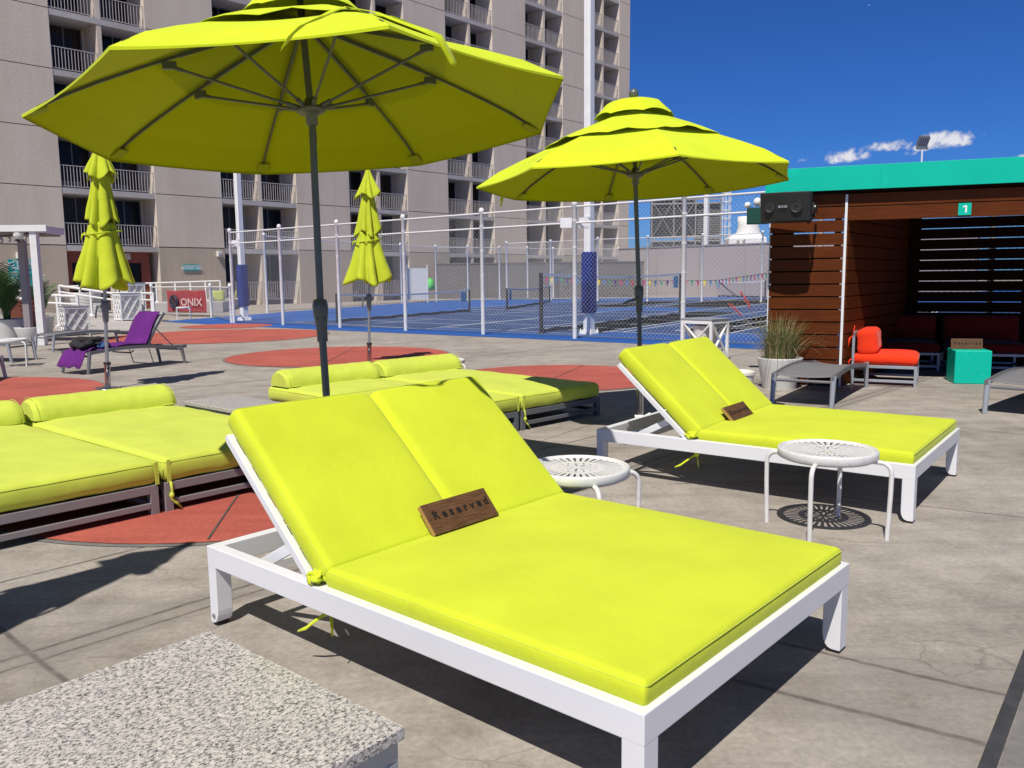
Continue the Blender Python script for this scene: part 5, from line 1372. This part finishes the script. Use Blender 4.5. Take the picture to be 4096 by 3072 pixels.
# teal cube with its sign
a, b = G(3815, 1535), G(3962, 1538); u = b-a; cw = u.length
tc = thing('cube_table', a, math.atan2(u.y, u.x), 'turquoise star-patterned cube table at the cabana opening', 'cube table')
mb = MB(); mb.box(0, cw, 0, cw, 0, .425); mb.build('cube', 'teal', tc, bevel=.012)
mb = MB()
for r_ in range(6):
    for k in range(4):
        x = .05+.11*k+(.055 if r_ % 2 else 0); z = .05+.066*r_
        if x > cw-.03: continue
        for q in range(4): an_ = q*PI/4; mb.beam((x-.012*cos(an_), -.0006, z-.012*sin(an_)), (x+.012*cos(an_), -.0006, z+.012*sin(an_)), .002, .003, up=Vector((0, 1, 0)))
mb.build('star_pattern', mat('pale_teal', (.05, .62, .55), .4), tc)
rs3 = dup(rs1, (0, 0, 0), 0, 'Reserved plank standing on the turquoise cube in the cabana shade')
rs3.matrix_world = Matrix.Translation(a+Vector((u.x*.45, u.y*.45, .425))+Vector((.05, .22, 0))) @ Matrix.Rotation(math.atan2(u.y, u.x), 4, 'Z') @ Matrix.Rotation(-.15, 4, 'X')

# ------------------------------------------------------------------ planters and cabinets
def pot(t, r0, r1, h, m='pot'):
    mb = MB(); mb.lathe([(r0, 0), (r0+(r1-r0)*.5, h*.5), (r1, h), (r1, h+.015), (r1-.03, h+.015), (r1-.035, h-.06), (.01, h-.065)], 36)
    p_ = mb.build('pot', m, t)
    mb = MB(); mb.lathe([(r1-.036, h-.05), (.01, h-.04)], 24); mb.build('soil', 'soil', p_)
def blade(mb, base, yaw, ln, bend, w, mi=0, n=7):
    P = []; e = Vector((cos(yaw), sin(yaw), 0)); s = Vector((-sin(yaw), cos(yaw), 0)); a = bend*.25; p = Vector(base)
    for i in range(n+1):
        u = i/n; ww = w*(1-u**2)*.5+.0004; P.append([p-s*ww, p+s*ww]); a = bend*.2+bend*u*1.2; p = p+(e*sin(a)+Vector((0, 0, cos(a))))*ln/n
    mb.grid(P, True, mi)
g = G(3122, 1545)
gp = thing('grass_planter', (3.33, 10.32, 0), 0, 'white round planter of tall green and straw grass beside the cabana', 'planter')
pot(gp, .20, .272, .37)
rnd = random.Random(4); mb = MB(); mb2 = MB()
for k in range(430):
    a = rnd.uniform(0, 2*PI); r = .17*math.sqrt(rnd.random()); base = (r*cos(a), r*sin(a), .32); dr = a+rnd.uniform(-.7, .7)
    ln = rnd.uniform(.35, .66); bd = rnd.uniform(.05, .9)*(.4+r/.17*.9)
    blade(mb if rnd.random() < .62 else mb2, base, dr, ln, bd, .0075)
for k in range(60):
    a = rnd.uniform(0, 2*PI); base = (.2*cos(a), .2*sin(a), .34); blade(mb2, base, a+rnd.uniform(-.4, .4), rnd.uniform(.45, .75), rnd.uniform(1.3, 2.0), .005)
mb.build('green_blades', 'grass1', gp); mb2.build('straw_blades', 'grass2', gp)
for (ex_, ey) in ((2918, 1215), (2965, 1168)):
    tip = D(ex_, ey, 10.2)-Vector((3.33, 10.32, 0)); base = Vector((-.08, 0, .4)); midp = base.lerp(tip, .5)+Vector((0, 0, .08))
    pts = [base.lerp(midp, q/6).lerp(midp.lerp(tip, q/6), q/6) for q in range(7)]; mb = MB(); mb.tube(pts, [.005, .005, .004, .004, .003, .003, .002], 6)
    st = mb.build('flower_stalk', 'grass2', gp)
    mb = MB()
    for q in range(14): c = pts[-1].lerp(pts[-3], q/16); mb.lathe([(.001, -.014), (.010, 0), (.001, .014)], 6, (c.x+rnd.uniform(-.012, .012), c.y, c.z+rnd.uniform(-.01, .01)))
    mb.build('flower', 'redflower', st)
o = thing('low_planter', (2.76, 10.05, 0), 0, 'cream low tub behind the second lime chaise backrest', 'planter'); 
mb = MB(); mb.lathe([(.19, 0), (.2, .10), (.215, .24), (.225, .28), (.215, .30), (.19, .30), (.18, .24), (.01, .24)], 32); mb.build('tub', 'cream', o); mb = MB(); mb.lathe([(.222, .245), (.23, .25), (.222, .262)], 32); mb.build('band', 'pot', o); o.scale = (.8, .8, .85)
def xcab(t, w, dp, h, kind):
    T = .045 if kind == 'x' else .035
    mb = MB()
    for x in (0, w-T):
        for y in (0, dp-T): mb.box(x, x+T, y, y+T, 0, h-.02)
    for z0, z1 in ((.06, .06+T), (h-.02-T-.02, h-.0205)):
        mb.box(T, w-T, 0, T, z0, z1); mb.box(T, w-T, dp-T, dp, z0, z1); mb.box(0, T, T, dp-T, z0, z1); mb.box(w-T, w, T, dp-T, z0, z1)
    mb.build('frame', 'whitepaint', t, bevel=.003)
    mb = MB(); mb.box(-.01, w+.01, -.01, dp+.01, h-.02, h); mb.build('lid', 'light_metal', t, bevel=.003)
    mb = MB(); z0, z1 = .06+T, h-.04-T
    def lat(axis, off, L0, L1):
        def P(a, z): return (a, off, z) if axis == 'x' else (off, a, z)
        if kind == 'x':
            mb.beam(P(L0, z0), P(L1, z1), .02, .04, up=Vector((0, 1, 0)) if axis == 'x' else Vector((1, 0, 0))); mb.beam(P(L0, z1), P(L1, z0), .019, .04, up=Vector((0, 1, 0)) if axis == 'x' else Vector((1, 0, 0)))
        else:
            Wd = L1-L0; Hh = z1-z0; stp = Wd*.62
            for sg_ in (1, -1):
                q = -Wd
                while q < Hh+Wd:
                    # line from left edge z=q rising across the width with slope sg
                    za, zb_ = (q, q+Wd*1.5) if sg_ > 0 else (q+Wd*1.5, q)
                    ta, tb_ = 0, 1
                    lo, hi_ = 0, Hh
                    dz = zb_-za
                    t0 = max(0, min((lo-za)/dz, (hi_-za)/dz)); t1 = min(1, max((lo-za)/dz, (hi_-za)/dz))
                    if t1-t0 > .05: mb.beam(P(L0+Wd*t0, z0+za+dz*t0), P(L0+Wd*t1, z0+za+dz*t1), .014+.002*sg_, .024, up=Vector((0, 1, 0)) if axis == 'x' else Vector((1, 0, 0)))
                    q += stp
    for off in (T/2, dp-T/2): lat('x', off, T, w-T)
    for off in (T/2, w-T/2): lat('y', off, T, dp-T)
    mb.build('lattice', 'whitepaint', t)
    if kind != 'x': mb = MB(); mb.box(T+.004, w-T-.004, T+.004, dp-T-.004, .08, h-.05); mb.build('inner_panel', 'pot', t)
    mb = MB(); mb.lathe([(min(w, dp)*.30, .09), (min(w, dp)*.36, h*.5), (min(w, dp)*.40, h-.12)], 20, (w/2, dp/2, 0)); mb.build('bin', 'pot', t)
o = thing('planter_cabinet', (2.83, 13.95, 0), math.atan2(-.46, .43), 'white X-braced cabinet behind the second lime chaise', 'cabinet'); xcab(o, .60, .52, .70, 'x')
g = G(240, 1342); o = thing('lattice_cabinet', (g.x, g.y, 0), -.80, 'tall white lattice cabinet right of the white pergola post', 'cabinet', 'white lattice cabinets'); xcab(o, .48, .62, .78, 'l')
c2 = dup(o, G(457, 1288), -.7, 'white lattice cabinet behind the ramp railing, shorter of the middle pair'); c2.scale = (1.15, 1.2, 1.3)
c3 = dup(o, G(488, 1262), -.7, 'white lattice cabinet farthest back beside the dark entrance'); c3.scale = (1.25, 1.25, 1.75)
c4_ = dup(o, G(826, 1215), -.4, 'low white lattice cabinet right of the red banner'); c4_.scale = (2.2, 1.1, 1.05)

# ------------------------------------------------------------------ palms
def frond(mb, base, yaw, ln, bend, seed, w=.22, nl=17):
    r = random.Random(seed); e = Vector((cos(yaw), sin(yaw), 0)); s = Vector((-sin(yaw), cos(yaw), 0)); pts = []; p = Vector(base); a = .12
    n = 12
    for i in range(n+1): pts.append(p.copy()); a = .1+bend*(i/n)**1.3; p = p+(e*sin(a)+Vector((0, 0, cos(a))))*ln/n
    mb.tube(pts, [.010*(1-.85*i/n) for i in range(n+1)], 5)
    for k in range(nl):
        u = .22+.76*k/nl; f = u*n; i = min(n-1, int(f)); c = pts[i].lerp(pts[i+1], f-i); t = (pts[i+1]-pts[i]).normalized()
        for sd_ in (-1, 1):
            lw = w*(1-.6*abs(u-.45))*(1-.5*u)+.05; d_ = (s*sd_*.8+t*.75+Vector((0, 0, .12-.25*r.random()))).normalized()
            tip = c+d_*lw-Vector((0, 0, .04*r.random())); wd = t*.017
            mb.add([c-wd, c+wd, c.lerp(tip, .6)+wd*.7, tip, c.lerp(tip, .6)-wd*.7], [(0, 1, 2, 3, 4)])
def palm(loc, label, pr_, ph_, fh, nf, seed, pots=True, group='potted palms on the patio', s=1.0, pm='pot'):
    t = thing('potted_palm', loc, seed, label, 'potted palm', group)
    pot(t, pr_*.78, pr_, ph_, pm); r = random.Random(seed)
    for mi_, (nm, mt, frac) in enumerate((('dark_fronds', 'leafdark', .68), ('light_fronds', 'leafmid', .32))):
        mb = MB()
        for k in range(int(nf*frac)+1):
            a = r.uniform(0, 2*PI); frond(mb, (.06*cos(a), .06*sin(a), ph_-.05), a, fh*r.uniform(.7, 1.1), r.uniform(.35, 1.5), seed*50+k+mi_*30, w=.24*s)
        mb.build(nm, mt, t)
    mb = MB(); mb.tube([(0, 0, ph_-.08), (.01, 0, ph_+.18)], [.05, .03], 8); mb.build('stem', 'clay', t)
palm(G(36, 1364), 'big dark palm in a white pot beside the pergola post', .43, .52, 1.5, 26, 1, s=1.5)
palm(G(95, 1352)+Vector((0, .8, 0)), 'second palm in a grey-white pot just behind the big one', .34, .5, 1.15, 12, 2, s=1.1)
palm(G(745, 1213), 'left palm of the pair under the teal smoking sign', .35, .55, 2.3, 13, 3, s=1.6)
palm(G(790, 1213), 'right palm of the pair under the teal smoking sign', .35, .55, 2.7, 13, 4, s=1.6)
palm(G(347, 1262), 'small plant in the big white tub behind the ramp railing', .62, .95, .8, 8, 6)
for px, py, r_, h_, lab in ((123, 1368, .33, .34, 'low white bowl planter left of the pergola post'), (395, 1262, .35, .5, 'small white bucket planter in the middle of the ramp rail'), (195, 1232, .55, .4, 'wide pale bowl planter standing against the tan wall')):
    o = thing('bowl_planter', G(px, py), 0, lab, 'planter', 'pale bowl planters'); pot(o, r_*.62, r_, h_)
o = thing('clay_vase', G(305, 1236), 0, 'tall brown clay vase beside the ramp railing', 'vase'); mb = MB(); mb.lathe([(.25, 0), (.36, .5), (.34, .95), (.2, 1.2), (.24, 1.35), (.17, 1.35)], 20); mb.build('body', 'clay', o); mb = MB(); mb.lathe([(.355, .48), (.372, .5), (.355, .54)], 20); mb.build('band', 'cream', o)
# brown podium with teal patch
a, b = G(48, 1352), G(153, 1350); u = b-a; o = thing('brown_screen', a, math.atan2(u.y, u.x), 'brown board screen with a small teal notice behind the palms', 'screen')
zt = D(110, 1200, a.y).z; mb = MB(); mb.box(0, u.length, 0, .06, 0, zt); mb.build('panel', 'brownbox', o, bevel=.005)
mb = MB(); mb.box(u.length*.62, u.length*.76, -.012, -.001, zt-.16, zt-.03); mb.build('notice', 'teal', o)

# ------------------------------------------------------------------ pergola
g = G(172, 1381); o = thing('pergola', (g.x, g.y, 0), .05, 'white pergola corner with a flat roof edge at the left border', 'pergola')
mb = MB(); mb.box(-.075, .075, -.075, .075, 0, 2.52); mb.build('post', 'rail', o, bevel=.006)
mb = MB(); mb.box(-.85+0, -.70, .9, 1.05, 0, 2.45); mb.build('post', 'taupe', o, bevel=.006)
mb = MB(); mb.box(-2.6, .33, -.12, -.06, 2.52, 2.66); mb.build('front_beam', 'rail', o, bevel=.006)
mb = MB(); mb.box(-2.6, .18, -.058, 1.05, 2.60, 2.655); mb.box(.12, .17, -.058, 1.05, 2.5, 2.598); mb.build('roof', 'rail', o)
mb = MB()
for k in range(2): mb.box(-2.5, .1, .35+k*.6, .41+k*.6, 2.46, 2.598)
mb.build('rafter', 'taupe', o)
P0 = Vector((g.x, g.y, 0))
string_light([P0+Vector((-1.0, .0, 2.45)), P0+Vector((-.45, -.02, 2.46)), P0+Vector((-.05, -.04, 2.5))], 'string of glass bulbs under the pergola roof edge', 7)
dc2 = dup(dc, P0+Vector((-.32, -.0, 2.44)), 0, 'white dome camera hanging under the pergola roof'); dc2.scale = (.75, .75, .75)

# ------------------------------------------------------------------ white railings
def railing(pts, zs, h, label, posts, lines=5, double=True):
    o = thing('railing', pts[0], 0, label, 'railing', 'white ramp and patio railings'); B = pts[0]
    P = [Vector((p.x, p.y, z)) for p, z in zip(pts, zs)]
    O = Vector((B.x, B.y, 0))
    mb = MB(); mb.tube([p-O+Vector((0, 0, h)) for p in P], .045, 8); mb.build('handrail', 'rail', o)
    if double: mb = MB(); mb.tube([p-O+Vector((0, 0, h-.24)) for p in P], .035, 8); mb.build('lower_handrail', 'rail', o)
    tot = len(P)-1
    for k in range(posts+1):
        t = k/posts*tot; i = min(tot-1, int(t)); p = P[i].lerp(P[i+1], t-i)-O
        mb = MB(); mb.box(p.x-.035, p.x+.035, p.y-.035, p.y+.035, p.z-.0, p.z+h); mb.lathe([(.13, 0), (.12, .03), (.05, .1)], 10, (p.x, p.y, p.z)); mb.build('post', 'rail', o)
    mb = MB()
    for q in range(lines): mb.tube([p-O+Vector((0, 0, .12+(h-.42)*q/lines)) for p in P], .009, 4)
    mb.build('cable', 'grey_metal', o)
    return o
def gz(px, py, z): return G(px, py, z)
def rail_px(tops, base_px, label, posts, h=.98, **k):
    # tops: image points of the handrail, with the ground depth taken from the first foot point
    pts = []; zs = []
    for (x, y), Y in tops:
        p = D(x, y, Y); pts.append(Vector((p.x, p.y, 0))); zs.append(max(0, p.z-h))
    return railing(pts, zs, h, label, posts, **k)
rail_px([((-20, 1143), 27.5), ((150, 1178), 26.2), ((310, 1205), 25)], None, 'white cable railing rising behind the pergola post', 4)
rail_px([((237, 1143), 33), ((450, 1178), 31), ((602, 1190), 30), ((614, 1212), 29.2)], None, 'white ramp railing passing behind the folded parasol', 5)
rail_px([((240, 1148), 40), ((470, 1137), 41), ((700, 1130), 42), ((880, 1124), 43)], None, 'white patio railing in front of the hotel entrance', 9, double=False)
# patio chairs with yellow webbing
def patio_chair(loc, rz, label):
    t = thing('patio_chair', loc, rz, label, 'chair', 'yellow patio chairs')
    for x in (-.27, .27):
        mb = MB(); mb.tube([(x, -.28, 0), (x, -.28, .62), (x, .2, .62), (x, .26, 0)], .018, 6); mb.build('side_frame', 'darkframe', t)
    mb = MB(); mb.grid([[Vector((-.26+.52*j/4, -.25+.5*i/4, .42-.02*sin(PI*i/4))) for j in range(5)] for i in range(5)]); mb.build('seat', 'yellowweb', t, solid=.015)
    mb = MB(); mb.grid([[Vector((-.26+.52*j/4, .24+.12*i/4, .44+.5*i/4)) for j in range(5)] for i in range(5)]); mb.build('backrest', 'yellowweb', t, solid=.015)
    return t
pc1 = patio_chair(G(882, 1243), .5, 'yellow patio chair left of the blue padded pole')
dup(pc1, G(918, 1238), -1.2, 'yellow patio chair seen behind the blue padded pole')
ub = thing('uplight', G(1165, 1206), 0, 'small white floodlight standing against the hotel wall base', 'light')
mb = MB(); mb.box(-.2, .2, -.1, .1, .35, .7); mb.build('head', 'whitepaint', ub, bevel=.02); mb = MB(); mb.box(-.03, .03, -.03, .03, 0, .35); mb.build('stand', 'whitepaint', ub)

# ------------------------------------------------------------------ sky, sun, clouds
SUN = Vector((-.185, -.53, .827)).normalized()
el = math.asin(SUN.z); az = math.atan2(SUN.x, SUN.y)
w = bpy.data.worlds.new('World'); sc.world = w; w.use_nodes = True; nt = w.node_tree; bg = nt.nodes['Background']
sky = N(nt, 'ShaderNodeTexSky', sky_type='NISHITA'); sky.sun_disc = False; sky.sun_elevation = el; sky.sun_rotation = az
sky.altitude = 700; sky.air_density = 1.0; sky.dust_density = .3; sky.ozone_density = 3.5
hs = N(nt, 'ShaderNodeHueSaturation'); hs.inputs['Saturation'].default_value = 1.0; hs.inputs['Value'].default_value = 1.0; L(nt, sky.outputs[0], hs.inputs['Color'])
tint = mixc(nt, 1.0, hs.outputs[0], (.27, .66, 1.42), 'MULTIPLY')
upz = N(nt, 'ShaderNodeTexCoord'); uz = N(nt, 'ShaderNodeSeparateXYZ'); L(nt, upz.outputs['Generated'], uz.inputs[0])
um = N(nt, 'ShaderNodeMapRange'); L(nt, uz.outputs['Z'], um.inputs[0]); um.inputs[1].default_value = .36; um.inputs[2].default_value = .8
tint = mixc(nt, um.outputs[0], tint, mixc(nt, 1.0, hs.outputs[0], (.24, .30, .36), 'MULTIPLY'))
# small cumulus low in the sky: placed by direction, part of the sky itself
tc_ = N(nt, 'ShaderNodeTexCoord'); sep = N(nt, 'ShaderNodeSeparateXYZ'); L(nt, tc_.outputs['Generated'], sep.inputs[0])
azn = N(nt, 'ShaderNodeMath', operation='ARCTAN2'); L(nt, sep.outputs['X'], azn.inputs[0]); L(nt, sep.outputs['Y'], azn.inputs[1])
eln = N(nt, 'ShaderNodeMath', operation='ARCSINE'); L(nt, sep.outputs['Z'], eln.inputs[0])
cv = N(nt, 'ShaderNodeCombineXYZ'); L(nt, azn.outputs[0], cv.inputs[0]); L(nt, eln.outputs[0], cv.inputs[1])
nz = N(nt, 'ShaderNodeTexNoise', i_Scale=55.0, i_Detail=9.0, i_Roughness=.62); L(nt, cv.outputs[0], nz.inputs['Vector'])
nz2 = N(nt, 'ShaderNodeTexNoise', i_Scale=160.0, i_Detail=6.0, i_Roughness=.6); L(nt, cv.outputs[0], nz2.inputs['Vector'])
def M_(op, a, b=None, c=None):
    n = N(nt, 'ShaderNodeMath', operation=op)
    for s_, v_ in zip(n.inputs, (a, b, c)):
        if v_ is None: continue
        if isinstance(v_, (int, float)): s_.default_value = v_
        else: L(nt, v_, s_)
    return n.outputs[0]
acc = None
def cloud(px, py, wpx, hpx, amp=1.0):
    global acc
    r = ray(px, py).normalized(); a0 = math.atan2(r.x, r.y); e0 = math.asin(r.z)
    dx = M_('DIVIDE', M_('SUBTRACT', azn.outputs[0], a0), wpx/F_PX/2); dy = M_('DIVIDE', M_('SUBTRACT', eln.outputs[0], e0), hpx/F_PX/2)
    # flat underside: squash the lower half
    dyl = M_('MULTIPLY', M_('MINIMUM', dy, 0), 1.6); dyu = M_('MAXIMUM', dy, 0); dy2 = M_('ADD', dyl, dyu)
    d2 = M_('ADD', M_('MULTIPLY', dx, dx), M_('MULTIPLY', dy2, dy2)); m_ = M_('MULTIPLY', M_('SUBTRACT', 1.0, d2), amp)
    acc = m_ if acc is None else M_('MAXIMUM', acc, m_)
cloud(3390, 632, 190, 70); cloud(3340, 640, 90, 26, .6); cloud(3570, 588, 200, 58, 1.0); cloud(3690, 590, 150, 48, .9); cloud(3780, 568, 200, 88, 1.15); cloud(3740, 550, 70, 60); cloud(3230, 637, 80, 24, .25); cloud(3930, 542, 40, 12, .2); cloud(4095, 632, 60, 36, .7); cloud(3650, 612, 60, 22, .3); cloud(2640, 1000, 150, 50, .35); cloud(3478, 21, 14, 10, .3)
body = M_('ADD', acc, M_('MULTIPLY', M_('SUBTRACT', nz.outputs['Fac'], .52), 3.4))
body = M_('ADD', body, M_('MULTIPLY', M_('SUBTRACT', nz2.outputs['Fac'], .5), .9))
gate = M_('GREATER_THAN', acc, -.6)
mask = N(nt, 'ShaderNodeMapRange'); mask.interpolation_type = 'SMOOTHSTEP'; L(nt, body, mask.inputs[0]); mask.inputs[1].default_value = .05; mask.inputs[2].default_value = 1.0
mk = M_('MULTIPLY', M_('MULTIPLY', mask.outputs[0], gate), .86)
lit = ramp(nt, body, [(.2, (8.5, 8.7, 10.2)), (1.0, (14.5, 14.2, 14.4))])
o_ = mixc(nt, mk, tint, lit); L(nt, o_, bg.inputs['Color']); bg.inputs['Strength'].default_value = .06
sd = bpy.data.lights.new('sun', 'SUN'); sd.energy = 4.75; sd.angle = math.radians(.53); sd.color = (1, .95, .87)
so = bpy.data.objects.new('sun', sd); COL.objects.link(so); so.rotation_euler = SUN.to_track_quat('Z', 'Y').to_euler()
vs_ = sc.view_settings; vs_.view_transform = 'Standard'; vs_.look = 'None'; vs_.exposure = 0; vs_.gamma = 1; vs_.use_curve_mapping = False
sc.cycles.max_bounces = 7; sc.cycles.diffuse_bounces = 3; sc.cycles.glossy_bounces = 3; sc.cycles.sample_clamp_indirect = 6
